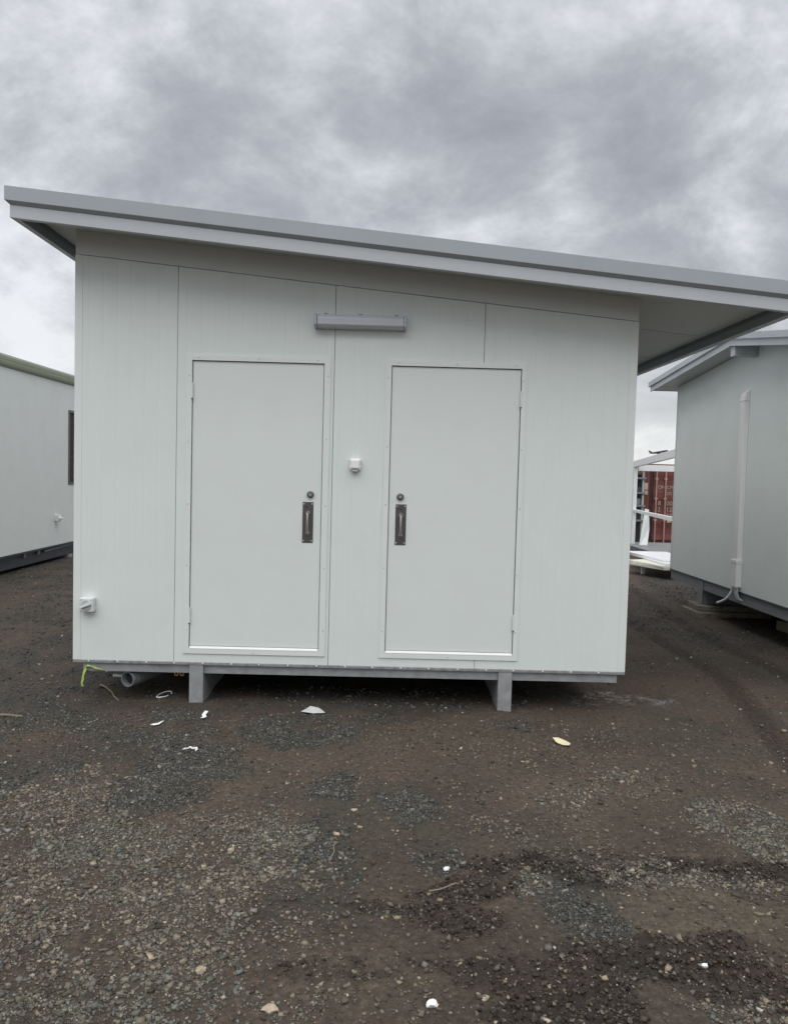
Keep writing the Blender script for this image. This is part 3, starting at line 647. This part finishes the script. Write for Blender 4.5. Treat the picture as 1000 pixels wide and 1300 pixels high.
for a, b, z0, z1 in ((wy0 + 0.002, wy0 + 0.05, wz0 + 0.002, wz1 - 0.002), (wy1 - 0.05, wy1 - 0.002, wz0 + 0.002, wz1 - 0.002), (wy0 + 0.051, wy1 - 0.051, wz0 + 0.002, wz0 + 0.05), (wy0 + 0.051, wy1 - 0.051, wz1 - 0.05, wz1 - 0.002)): wf.box(LX - 0.06, LX + 0.012, a, b, z0, z1)
win = wf.build('window', 'window_frame', lb, bevel=0.002)
for k in range(8):
    z = wz0 + 0.06 + k * 0.152
    MB().hexa([(LX - 0.050, wy0 + 0.052, z + 0.02), (LX - 0.044, wy0 + 0.052, z), (LX - 0.044, wy1 - 0.052, z), (LX - 0.050, wy1 - 0.052, z + 0.02), (LX - 0.030, wy0 + 0.052, z + 0.145), (LX - 0.024, wy0 + 0.052, z + 0.14), (LX - 0.024, wy1 - 0.052, z + 0.14), (LX - 0.030, wy1 - 0.052, z + 0.145)]).build('louvre_pane', 'window_glass', win)
B('dark_backing', 'gap_dark', win, LX - 0.069, LX - 0.062, wy0 + 0.003, wy1 - 0.003, wz0 + 0.003, wz1 - 0.003)  # black sheet put in as the unlit depth behind the louvres
li = MB().box(LX + 0.0005, LX + 0.07, 7.93, 8.04, 0.41, 0.52).build('isolator_switch', 'plastic_grey', lb, bevel=0.008)
MB().tube([(LX + 0.0705, 7.985, 0.465), (LX + 0.085, 7.985, 0.465)], 0.038, 20).build('dial', 'plastic_white', li, smooth=True)
B('knob', 'plastic_white', li, LX + 0.0855, LX + 0.125, 7.945, 8.025, 0.455, 0.476, 0.003)
B('base_rail', 'dark_steel', lb, LX - 0.05, LX + 0.006, LY0, LY1, -0.032, -0.001, 0.002)
B('chassis_rail', 'dark_steel', lb, LX - 0.12, LX - 0.06, LY0 + 0.1, LY1 - 0.1, -0.235, -0.033, 0.002)
B('floor', 'underfloor', lb, LX - 3.05, LX - 0.1, LY0 + 0.08, LY1 - 0.08, -0.03, 0.02)
B('rear_light_block', 'underfloor', lb, LX - 3.1, LX - 3.06, LY0, LY1, -0.36, -0.031)  # unseen board added so the gap below the wall stays dark
for yy in (LY0, LY1 - 0.05): B('end_light_block', 'underfloor', lb, LX - 3.05, LX - 0.2, yy, yy + 0.04, -0.36, -0.031)  # added at both ends to shut out light under the floor
B('chassis_rail', 'dark_steel', lb, LX - 1.6, LX - 1.5, LY0 + 0.1, LY1 - 0.1, -0.28, -0.031)  # deep unseen rail added to stop light crossing below the floor
for y in (4.2, 8.65, 12.5): B('support_block', 'grey_steel' if y != 8.65 else 'galv', lb, LX - 0.30, LX - 0.04, y, y + 0.18, -0.335, -0.2355, 0.003)
for y in (6.85, 7.35): B('bracket', 'grey_steel', lb, LX - 0.0595, LX - 0.02, y, y + 0.06, -0.10, -0.033, 0.002)
MB().tube([(LX - 0.036, 7.6, -0.075), (LX - 0.036, 8.6, -0.06), (LX - 0.036, 12.0, -0.06)], 0.018, 10).build('service_pipe', 'grey_steel', lb, smooth=True)

# ================================================================== right building (gable end towards us)
RX, RY0, RYR, RY1 = 6.25, 0.55, 3.1, 5.42
SF, SN = 0.093, 0.150
zr = lambda y, base: base - (SF * (y - RYR) if y > RYR else SN * (RYR - y))
rb = root('gabled_portable_building', (RX + 2.5, 3.0, G), 'grey-white portable building with low gable roof on the right edge', 'building')
RL = 5.0
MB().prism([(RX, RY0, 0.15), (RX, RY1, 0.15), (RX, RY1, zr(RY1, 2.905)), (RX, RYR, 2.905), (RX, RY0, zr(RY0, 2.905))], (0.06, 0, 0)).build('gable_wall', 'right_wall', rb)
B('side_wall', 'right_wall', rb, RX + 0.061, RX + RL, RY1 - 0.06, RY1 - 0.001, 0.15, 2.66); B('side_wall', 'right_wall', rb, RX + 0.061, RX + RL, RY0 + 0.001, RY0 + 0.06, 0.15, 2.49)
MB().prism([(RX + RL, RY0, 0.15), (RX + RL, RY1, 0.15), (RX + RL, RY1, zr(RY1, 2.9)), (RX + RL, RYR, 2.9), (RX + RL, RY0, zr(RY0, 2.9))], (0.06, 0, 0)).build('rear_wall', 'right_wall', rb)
for y0 in (RY0 - 0.003, RY1 - 0.042): B('corner_trim', 'trim_paint', rb, RX - 0.003, RX - 0.0005, y0, y0 + 0.045, 0.152, zr(y0, 2.87))
BXX = 5.955
E0, E1 = RY0 - 0.27, RY1 + 0.28
def roof_poly(b0, b1, y0=E0, y1=E1): return [(y0, zr(y0, b0)), (RYR, b0), (y1, zr(y1, b0)), (y1, zr(y1, b1)), (RYR, b1), (y0, zr(y0, b1))]
rr = MB().prism([(BXX + 0.01, y, z) for y, z in roof_poly(2.912, 2.985)], (RL + 0.55, 0, 0)).build('roof', 'soffit_shaded', rb)
MB().prism([(BXX, y, z) for y, z in roof_poly(2.888, 2.950)], (0.009, 0, 0)).build('fascia', 'fascia_paint', rr)
MB().prism([(BXX - 0.022, y, z) for y, z in roof_poly(2.962, 3.028, E0 - 0.03, E1 + 0.03)], (0.031, 0, 0)).prism([(BXX - 0.004, y, z) for y, z in roof_poly(2.9505, 2.9615)], (0.012, 0, 0)).build('roof_cap', 'fascia_paint', rr)
for e, s in ((E1, 1), (E0, -1)):
    z0 = zr(e, 2.962); y0, y1 = (e + 0.001, e + 0.03) if s > 0 else (e - 0.03, e - 0.001)
    B('gutter', 'fascia_paint', rr, BXX + 0.010, BXX + RL + 0.5, y0, y1, z0 - 0.055, z0 + 0.066, 0.003)
B('ridge_beam', 'fascia_paint', rb, BXX + 0.03, RX - 0.0005, RYR - 0.055, RYR + 0.055, 2.775, 2.8995, 0.003)
# pipe duct with capped head and split foot
du = MB().box(RX - 0.062, RX - 0.0005, 3.205, 3.315, 0.485, 2.36).build('pipe_duct', 'duct', rb, bevel=0.008)
MB().prism([(RX - 0.068, 3.198, 2.30), (RX - 0.0008, 3.198, 2.30), (RX - 0.0008, 3.198, 2.43), (RX - 0.045, 3.198, 2.40)], (0, 0.124, 0)).build('duct_head', 'duct', du, bevel=0.006)
B('duct_foot', 'duct', du, RX - 0.070, RX - 0.0008, 3.196, 3.326, 0.20, 0.50, 0.008)
B('duct_joiner', 'duct', du, RX - 0.075, RX - 0.0012, 3.190, 3.332, 0.47, 0.512, 0.003)
for k, yy in enumerate((3.225, 3.255, 3.285)):
    MB().tube([(RX - 0.035, yy, 0.22), (RX - 0.035, yy - 0.005, 0.13), (RX - 0.02, yy - 0.02, 0.07), (RX + 0.06, yy - 0.07, 0.035), (RX + 0.2, yy - 0.1, 0.03)], 0.014, 10).build('pipe', ('plastic_mid', 'plastic_grey', 'plastic_mid')[k], du, smooth=True)
hose = [(RX - 0.04, 3.33, 0.22), (RX - 0.045, 3.335, 0.15), (RX - 0.06, 3.36, 0.09), (RX - 0.08, 3.42, 0.03), (RX - 0.1, 3.50, -0.01), (RX - 0.11, 3.56, -0.03)]
MB().tube(hose, 0.012, 10).build('drain_hose', 'plastic_white', du, smooth=True)
# chassis, post
B('base_rail', 'dark_steel', rb, RX - 0.004, RX + 0.05, RY0, RY1, 0.122, 0.149, 0.002)
MB().box(RX + 0.012, RX + 0.02, RY0 + 0.02, RY1 - 0.02, 0.012, 0.121).box(RX + 0.0202, RX + 0.08, RY0 + 0.02, RY1 - 0.02, 0.012, 0.02).build('chassis_beam', 'grey_steel', rb, bevel=0.002)
B('floor', 'underfloor', rb, RX + 0.07, RX + RL - 0.01, RY0 + 0.05, RY1 - 0.07, 0.10, 0.148)
for y in (1.0, 4.27):
    MB().box(RX + 0.002, RX + 0.011, y, y + 0.14, -0.165, 0.121).box(RX + 0.0205, RX + 0.40, y + 0.13, y + 0.14, -0.165, 0.011).box(RX + 0.0205, RX + 0.40, y, y + 0.010, -0.165, 0.011).build('support_post', 'grey_steel', rb, bevel=0.002)
for y in (0.9, 2.7, 4.3): B('support_post', 'dark_steel', rb, RX + RL - 0.3, RX + RL - 0.1, y, y + 0.2, -0.32, 0.099)
B('rear_light_block', 'underfloor', rb, RX + RL - 0.06, RX + RL - 0.02, RY0, RY1, -0.36, 0.0995)  # unseen board added to stop light passing beneath the building
B('side_light_block', 'underfloor', rb, RX + 0.9, RX + RL - 0.1, RY1 - 0.08, RY1 - 0.04, -0.36, 0.0995)  # unseen side boards, added to darken the space below the floor
B('side_light_block', 'underfloor', rb, RX + 0.2, RX + RL - 0.1, RY0 + 0.02, RY0 + 0.06, -0.36, 0.0995)
# timber packers under the right building
def sleeper(x0, x1, y0, y1, z0, z1, m, label, rz=0.0):
    cxm, cym = (x0 + x1) / 2, (y0 + y1) / 2; nseg = 6; mb = MB(); vs = []; fs = []
    c_, s_ = math.cos(rz), math.sin(rz)
    for i in range(nseg + 1):
        x = x0 + (x1 - x0) * i / nseg
        for (y, z) in ((y0, z0), (y1, z0), (y1, z1), (y0, z1)):
            yy = y + random.uniform(-.004, .004); zz = z + (random.uniform(-.003, .003) if z == z1 else 0)
            dx, dy = x - cxm, yy - cym
            vs.append((cxm + dx * c_ - dy * s_, cym + dx * s_ + dy * c_, zz))
    for i in range(nseg):
        a = i * 4
        for k in range(4): fs.append((a + k, a + (k + 1) % 4, a + 4 + (k + 1) % 4, a + 4 + k))
    fs += [(0, 1, 2, 3), (nseg * 4, nseg * 4 + 1, nseg * 4 + 2, nseg * 4 + 3)]
    return tag(mb.add(vs, fs).build('timber_packer', m, None, bevel=0.004), label, 'timber', 'timber packers under the right building')
sleeper(6.10, 7.05, 4.06, 4.58, G - 0.03, -0.238, 'timber', 'lower timber packer of the stack under the right building post', 0.05)
sleeper(6.16, 7.00, 4.12, 4.56, -0.234, -0.170, 'timber', 'upper timber packer of the stack under the right building post', -0.04)
sleeper(6.80, 7.9, 3.08, 3.48, G - 0.02, -0.195, 'timber_pale', 'pale brown timber packer by the right image edge', 0.1)

# ================================================================== yard behind, seen through the gap
sl = root('panel_trestle', (7.3, 8.2, G), 'low white trestle carrying pale panels behind the right building', 'trestle')
for x, y in ((6.80, 8.30), (7.16, 7.80), (7.45, 8.4), (7.5, 7.8)): B('leg', 'white_frame', sl, x, x + 0.055, y, y + 0.055, G - 0.03, -0.135, 0.003)
MB().prism([(6.60, 8.42, -0.134), (6.95, 7.60, -0.134), (7.6, 7.68, -0.134), (7.6, 8.52, -0.134)], (0, 0, 0.03)).build('frame', 'cream_slab', sl)
tag(MB().prism([(6.62, 8.55, -0.100), (6.92, 7.62, -0.100), (7.66, 7.70, -0.100), (7.64, 9.0, -0.100)], (0, 0, 0.035)).build('insulated_panel', 'cream_slab', None, bevel=0.003), 'cream panel lying flat on the trestle', 'panel', 'panels stacked on the trestle')
tag(MB().prism([(6.93, 9.45, -0.061), (7.0, 7.72, -0.061), (7.68, 7.75, -0.061), (7.68, 9.5, -0.061)], (0, 0, 0.03)).build('insulated_panel', 'white_slab', None, bevel=0.003), 'white panel lying in the middle of the stack on the trestle', 'panel', 'panels stacked on the trestle')
tag(MB().prism([(6.90, 9.58, -0.029), (7.06, 7.95, -0.029), (7.69, 7.93, -0.029), (7.69, 9.6, -0.029)], (0, 0, 0.028)).build('insulated_panel', 'white_slab', None, bevel=0.003), 'uppermost white panel of the stack on the trestle', 'panel', 'panels stacked on the trestle')

fm = root('unfinished_building', (9.5, 12.5, G), 'white steel portal frame standing on a grey floor deck', 'building frame')
B('deck', 'deck', fm, 7.74, 11.0, 8.8, 13.0, -0.16, -0.10); B('deck_edge', 'deck_edge', fm, 7.72, 7.7395, 8.8, 13.0, -0.24, -0.098)
for x in (7.9, 10.6):
    for y in (9.2, 11.0, 12.7): B('deck_support', 'deck_edge', fm, x, x + 0.2, y, y + 0.2, G - 0.03, -0.161)
for y in (12.45, 8.86): B('post', 'white_frame', fm, 7.905, 7.985, y, y + 0.09, -0.0995, 1.70, 0.004)
B('post', 'white_frame', fm, 10.8, 10.88, 12.45, 12.54, -0.0995, 1.70, 0.004)
MB().hexa([(7.90, 12.60, 1.66), (7.98, 12.60, 1.66), (7.98, 8.8, 1.93), (7.90, 8.8, 1.93), (7.90, 12.60, 1.80), (7.98, 12.60, 1.80), (7.98, 8.8, 2.10), (7.90, 8.8, 2.10)]).build('rafter', 'white_frame', fm, bevel=0.003)
B('eave_beam', 'white_frame', fm, 8.0, 11.0, 12.45, 12.53, 1.585, 1.725, 0.004)
MB().hexa([(7.915, 12.44, 0.64), (7.975, 12.44, 0.64), (7.975, 8.96, 0.54), (7.915, 8.96, 0.54), (7.915, 12.44, 0.70), (7.975, 12.44, 0.70), (7.975, 8.96, 0.64), (7.915, 8.96, 0.64)]).build('rail', 'white_frame', fm, bevel=0.003)
tag(MB().prism([(8.00, 12.16, -0.098), (8.18, 12.16, -0.098), (8.27, 12.34, 0.26), (8.27, 12.42, 0.70), (8.18, 12.42, 0.72)], (0, 0.03, 0.0)).build('leaning_board', 'plastic_grey', None, bevel=0.003), 'pale board leaning beside the white post of the frame', 'board')

_pre = set(o.name for o in bpy.data.objects)
ct = root('shipping_container', (11.5, 21.0, -0.66), 'rusty red shipping container with white markings seen through the gap', 'container')
CZ0, CZ1, CY = -0.75 + 0.02, 1.90, 20.0
CZ0 = -0.70
MB().box(10.88, 12.55, CY + 0.10, CY + 4.5, CZ0, CZ1 - 0.02).build('shell', 'container_red', ct, bevel=0.02)
post = B('corner_post', 'container_red', ct, 10.53, 10.80, CY - 0.02, CY + 0.16, CZ0, CZ1, 0.02)
for xx in (10.585, 10.70): B('post_rib', 'container_red', post, xx, xx + 0.05, CY - 0.045, CY - 0.0205, CZ0 + 0.1, CZ1 - 0.12, 0.006)
B('marking', 'marking', post, 10.625, 10.735, CY - 0.050, CY - 0.0455, 1.06, 1.28)
B('marking', 'marking', post, 10.635, 10.735, CY - 0.050, CY - 0.0455, 0.90, 1.03)
B('door_seal', 'container_dark', ct, 10.805, 10.93, CY + 0.04, CY + 0.099, CZ0, CZ1 - 0.03)
B('top_rail', 'container_red', ct, 10.81, 12.55, CY - 0.02, CY + 0.098, CZ1 - 0.12, CZ1)
B('bottom_rail', 'container_dark', ct, 10.81, 12.55, CY - 0.02, CY + 0.098, CZ0 - 0.01, CZ0 + 0.10)
for x0, x1 in ((10.94, 11.60), (11.67, 12.45)):
    dr = MB()
    n = 3; zz = np.linspace(CZ0 + 0.12, CZ1 - 0.14, n * 4 + 1)
    prof = []
    for i, z in enumerate(zz): prof.append((CY + (0.03 if (i % 4) in (1, 2) else 0.0), z))
    dr.prism([(x0, y, z) for y, z in prof] + [(x0, CY + 0.06, zz[-1]), (x0, CY + 0.06, zz[0])], (x1 - x0, 0, 0))
    d = dr.build('container_door', 'container_red', ct)
    for rx in (x0 + 0.08, x0 + 0.38):
        MB().tube([(rx, CY - 0.04, CZ0 + 0.04), (rx, CY - 0.04, CZ1 - 0.06)], 0.024, 10).build('locking_rod', 'rod_pale', d, smooth=True)
        for z in (0.05, 0.75, 1.4): B('rod_guide', 'rod_pale', d, rx - 0.05, rx + 0.05, CY - 0.055, CY - 0.012, z, z + 0.05)
    B('door_gasket', 'container_dark', d, x1 + 0.002, x1 + 0.05, CY + 0.02, CY + 0.07, CZ0 + 0.12, CZ1 - 0.14)
    B('rating_plate', 'plate_yellow', d, x0 + 0.48, x0 + 0.60, CY - 0.012, CY - 0.0005, 0.0, 0.16)
def text(body, x, z, size, parent, y):
    cu = bpy.data.curves.new('marking', 'FONT'); cu.body = body; cu.size = size; cu.extrude = 0.002
    t = bpy.data.objects.new('tmp', cu); COL.objects.link(t)
    me = bpy.data.meshes.new_from_object(t.evaluated_get(bpy.context.evaluated_depsgraph_get()))
    bpy.data.objects.remove(t)
    me.transform(Matrix.Rotation(rad(90), 4, 'X')); me.name = 'marking'
    me.materials.clear()
    return link('marking', me, 'marking', parent, (x, y, z))
d1 = [o for o in ct.children if o.name.startswith('container_door')][0]
for body, x, z, sz in (('ON', 11.075, 1.10, 0.16), ('CMO 1', 11.36, 1.10, 0.15), ('2G', 11.37, 0.90, 0.14), ('8', 11.09, 0.56, 0.20), ('2', 11.09, 0.36, 0.20), ('1', 11.09, 0.16, 0.20), ('00', 11.37, 0.56, 0.20), ('12', 11.37, 0.36, 0.20), ('23', 11.37, 0.16, 0.20)):
    text(body, x, z, sz, d1, CY - 0.008)
rk = root('storage_rack', (9.9, 18.5, -0.66), 'dark storage rack with pale uprights beside the red container', 'rack')
for x in (9.35, 9.72, 10.05): B('upright', 'pale_gear' if x > 9.5 else 'black_gear', rk, x, x + 0.055, 18.4, 18.46, -0.70, 1.70)
B('back_panel', 'black_gear', rk, 9.3, 10.15, 18.75, 18.78, -0.68, 1.55)
for z in (0.1, 0.55, 0.95, 1.40): B('shelf', 'grey_steel', rk, 9.3, 10.15, 18.35, 18.74, z, z + 0.05)
B('top_sheet', 'white_frame', rk, 9.25, 10.2, 18.3, 18.8, 1.71, 1.76)
for i, (x, z, w, h, m) in enumerate(((9.45, 0.151, 0.2, 0.25, 'pale_gear'), (9.8, 0.601, 0.22, 0.2, 'grey_steel'), (9.82, 1.001, 0.2, 0.14, 'dark_steel'))):
    tag(B('storage_bin', m, None, x, x + w, 18.45, 18.7, z, z + h, 0.01), ('pale bin on the lowest shelf of the dark rack', 'grey bin on the middle shelf of the dark rack', 'dark bin on an upper shelf of the dark rack')[i], 'bin', 'bins on the rack')

# the container and rack were set out at 20 m; bring them to their true distance and size
KS = 0.824
for o in [o for o in bpy.data.objects if o.name not in _pre]:
    if o.type == 'MESH': o.data.transform(Matrix.Scale(KS, 4))
    if o.parent is None:
        p = o.location; o.location = (CAM.x + (p.x - CAM.x) * KS, CAM.y + (p.y - CAM.y) * KS, CAM.z + (p.z - CAM.z) * KS)
    else: o.location = o.location * KS

# distant aeroplane climbing away above the frame
pn = root('aeroplane', (523, 1500, 53.9), 'tiny dark aeroplane climbing in the sky above the white frame', 'aeroplane')
tail = Vector((505, 1500, 50.4)); nose = Vector((541, 1500, 57.4)); ax = (nose - tail).normalized(); pup = Vector((-ax.z, 0, ax.x)); py_ = Vector((0, 1, 0))
P = lambda s, u=0, w=0: tail + ax * s + pup * u + py_ * w
MB().tube([P(0, 0.8), P(5, 0.4), P(11), P(30), P(34), P(36.3, -0.4)], [0.5, 1.4, 2.0, 2.0, 1.6, 0.4], 14).build('fuselage', 'plane_dark', pn, smooth=True)
MB().hexa([P(1, 1.2, -.2), P(7, 1.4, -.2), P(7, 1.4, .2), P(1, 1.2, .2), P(-2.0, 6.2, -.2), P(0.6, 6.2, -.2), P(0.6, 6.2, .2), P(-2.0, 6.2, .2)]).build('tail_fin', 'plane_dark', pn)
for s in (-1, 1):
    MB().hexa([P(14, -1.0, 1.5 * s), P(22, -1.0, 1.5 * s), P(22, -.5, 1.5 * s), P(14, -.5, 1.5 * s), P(10.5, 0.6, 17 * s), P(12.5, 0.6, 17 * s), P(12.5, .8, 17 * s), P(10.5, .8, 17 * s)]).build('wing', 'plane_dark', pn)
    MB().hexa([P(2, .6, .8 * s), P(6, .6, .8 * s), P(6, .9, .8 * s), P(2, .9, .8 * s), P(0.2, 0.9, 6.5 * s), P(2, 0.9, 6.5 * s), P(2, 1.1, 6.5 * s), P(.2, 1.1, 6.5 * s)]).build('tailplane', 'plane_dark', pn)
    MB().tube([P(15.5, -2.2, 6 * s), P(19.5, -2.2, 6 * s)], [0.9, 1.2], 12).build('engine', 'plane_dark', pn, smooth=True)

# ================================================================== small things lying about
def gz(x, y): return float(height(np.array([x]), np.array([y]))[0])
def scrap(name, m, x, y, outline, lift, label, cat, bend=0.3, th=0.0015, group=None, tilt=0.1):
    z = gz(x, y); n = len(outline); top = []
    for (u, v) in outline:
        top.append((x + u, y + v, z + lift + bend * (u * u + v * v) * 8 + tilt * v + 0.002))
    cxy = (x, y, z + lift + 0.004)
    vs = top + [cxy] + [(a, b, c - th) for a, b, c in top] + [(cxy[0], cxy[1], cxy[2] - th)]
    fs = [(i, (i + 1) % n, n) for i in range(n)] + [(n + 1 + (i + 1) % n, n + 1 + i, 2 * n + 1) for i in range(n)] + [(i, n + 1 + i, n + 1 + (i + 1) % n, (i + 1) % n) for i in range(n)]
    return tag(MB().add(vs, fs).build(name, m), label, cat, group)
scrap('torn_sheet', 'sheet_grey', 1.742, -0.16, [(-0.085, -0.055), (0.0, -0.062), (0.085, -0.075), (0.06, -0.01), (0.03, 0.035), (-0.03, 0.055), (-0.055, 0.01)], 0.012, 'pale grey torn sheet lying in front of the dark gap under the building', 'sheet', 0.15, tilt=0.12)
scrap('yellow_scrap', 'scrap_yellow', 3.361, -0.70, [(-0.045, 0.05), (-0.01, 0.055), (0.03, 0.02), (0.052, -0.03), (0.035, -0.06), (0.0, -0.05), (-0.025, -0.02), (-0.035, 0.0)], 0.010, 'pale yellow scrap on the dirt right of the right leg', 'scrap', 0.2)
scrap('paper_scrap', 'paper_white', 0.745, -0.50, [(-0.035, -0.03), (-0.01, -0.035), (0.015, -0.01), (0.035, 0.035), (0.02, 0.03), (0.0, 0.005), (-0.02, 0.0)], 0.008, 'white pointed paper scrap left of the scrap nearest the left leg', 'paper', 0.4)
scrap('paper_scrap', 'paper_white', 1.015, -0.345, [(-0.012, -0.055), (0.012, -0.05), (0.022, -0.01), (0.008, 0.02), (0.018, 0.055), (-0.006, 0.06), (-0.018, 0.02), (-0.004, -0.015)], 0.010, 'white upright curl of paper just in front of the left leg', 'paper', 0.5)
sq = [(1.035, -0.975), (1.05, -0.985), (1.06, -0.96), (1.072, -0.94), (1.085, -0.955), (1.098, -0.965), (1.112, -0.945), (1.118, -0.97), (1.112, -0.985)]
tag(MB().tube([(x, y, gz(x, y) + 0.010 + 0.006 * (i % 2)) for i, (x, y) in enumerate(sq)], [0.003, 0.006, 0.004, 0.006, 0.005, 0.006, 0.008, 0.006, 0.003], 6).build('twisted_strip', 'paper_white', smooth=True), 'twisted white plastic strip on the dirt below the paper scraps', 'strip')
rp = [(0.599 + 0.045 * math.cos(t) , 0.19 + 0.075 * math.sin(t) + 0.03 * math.cos(t)) for t in np.linspace(0, 5.6, 14)]
tag(MB().tube([(x, y, gz(x, y) + 0.008) for x, y in rp], 0.0045, 6).build('wire_loop', 'paper_white', smooth=True), 'thin white loop of wire lying between the drain pipe and the left leg', 'wire')
def stick(pts, r, label, m='stick', name='stick'):
    return tag(MB().tube([(x, y, gz(x, y) + h) for x, y, h in pts], [r * (1 - 0.4 * i / len(pts)) for i in range(len(pts))], 7).build(name, m, smooth=True), label, 'stick', 'sticks on the ground')
stick([(0.06, 0.38, 0.02), (0.13, 0.29, 0.035), (0.21, 0.20, 0.02), (0.26, 0.10, 0.018), (0.315, 0.03, 0.006)], 0.007, 'bent thin stick lying below the drain pipe')
stick([(2.42, -2.51, 0.008), (2.47, -2.505, 0.012), (2.53, -2.49, 0.010), (2.575, -2.475, 0.010)], 0.0035, 'short straight twig in the foreground beside the churned rut')
stick([(-0.42, -0.375, 0.01), (-0.30, -0.37, 0.012), (-0.20, -0.36, 0.008)], 0.010, 'pale stick at the left image edge level with the paper scraps')
stick([(2.005, -2.28, 0.012), (2.02, -2.23, 0.016), (2.012, -2.17, 0.012), (2.03, -2.13, 0.008)], 0.0028, 'tiny curved twig on the dark gravel patch in the foreground')
def stone(x, y, r, m, label, sq=0.6, seed=0, group=None):
    rr = random.Random(seed); bm = bmesh.new(); bmesh.ops.create_icosphere(bm, subdivisions=2, radius=1.0)
    ph = [rr.uniform(0, 6.28) for _ in range(6)]
    for v in bm.verts:
        p = v.co; k = 1 + 0.22 * math.sin(3.1 * p.x + ph[0]) * math.cos(2.7 * p.y + ph[1]) + 0.15 * math.sin(5.3 * p.y + ph[2] + p.z * 3) + rr.uniform(-.05, .05)
        v.co = Vector((p.x * r * k * 1.15, p.y * r * k * 0.9, p.z * r * k * sq))
    me = bpy.data.meshes.new('stone'); bm.to_mesh(me); bm.free(); me.shade_smooth(); me.set_sharp_from_angle(angle=rad(28))
    return tag(link('stone', me, m, None, (x, y, gz(x, y) + r * sq * 0.45)), label, 'stone', group)
stone(2.394, -3.178, 0.018, 'white_stone', 'white stone at the bottom centre of the foreground', 0.7, 1)
stone(2.504, -2.337, 0.012, 'white_stone', 'small white stone in the middle of the brown dirt', 0.8, 2)
stone(1.882, -3.21, 0.021, 'pale_stone', 'flat tan stone near the bottom left of the foreground', 0.35, 3)
stone(1.62, -3.02, 0.019, 'pale_stone', 'rounded tan stone bedded in the left foreground gravel', 0.6, 4)
stone(2.02, -2.05, 0.014, 'pale_stone', 'pale stone at the upper end of the dark foreground gravel patch', 0.6, 5)
stone(2.09, -1.79, 0.014, 'pale_stone', 'tan stone on bare dirt between two dark gravel patches', 0.5, 6)
stone(3.36, -2.96, 0.011, 'white_stone', 'tiny white stone among the dark clods on the right', 0.7, 7)
stone(2.57, -3.13, 0.013, 'pale_stone', 'brown stone right of the white stone at the bottom', 0.6, 9)
# hazard tape tied to the left end of the chassis
tp = root('hazard_tape', (0.08, 0.0, -0.26), 'yellow-green tape hanging from the left end of the chassis', 'tape')
def ribbon(name, pts, w, parent):
    mb = MB(); vs = []
    for (x, y, z, ang) in pts:
        dx, dy = math.cos(ang) * w / 2, math.sin(ang) * w / 2
        vs += [(x - dx, y - dy, z), (x + dx, y + dy, z), (x + dx, y + dy + 0.0012, z), (x - dx, y - dy + 0.0012, z)]
    fs = [(0, 1, 2, 3)] + [(4 * i + k, 4 * i + (k + 1) % 4, 4 * i + 4 + (k + 1) % 4, 4 * i + 4 + k) for i in range(len(pts) - 1) for k in range(4)]
    return mb.add(vs, fs).build(name, 'tape', parent, smooth=True)
ribbon('tape_tail', [(0.088, 0.010, -0.055, 0.2), (0.080, -0.004, -0.085, 0.5), (0.072, -0.010, -0.115, -0.4), (0.070, -0.008, -0.145, 0.3), (0.064, -0.012, -0.165, -0.2), (0.068, -0.006, -0.195, 0.4)], 0.017, tp)
kn_pts = [(0.075, 0.012, -0.062), (0.10, 0.002, -0.045), (0.13, 0.008, -0.052), (0.16, 0.000, -0.062), (0.19, 0.008, -0.07), (0.21, 0.012, -0.075)]
MB().tube(kn_pts, [0.006, 0.009, 0.006, 0.008, 0.005, 0.002], 6).build('tape_knot', 'tape', tp)

bpy.context.view_layer.update()
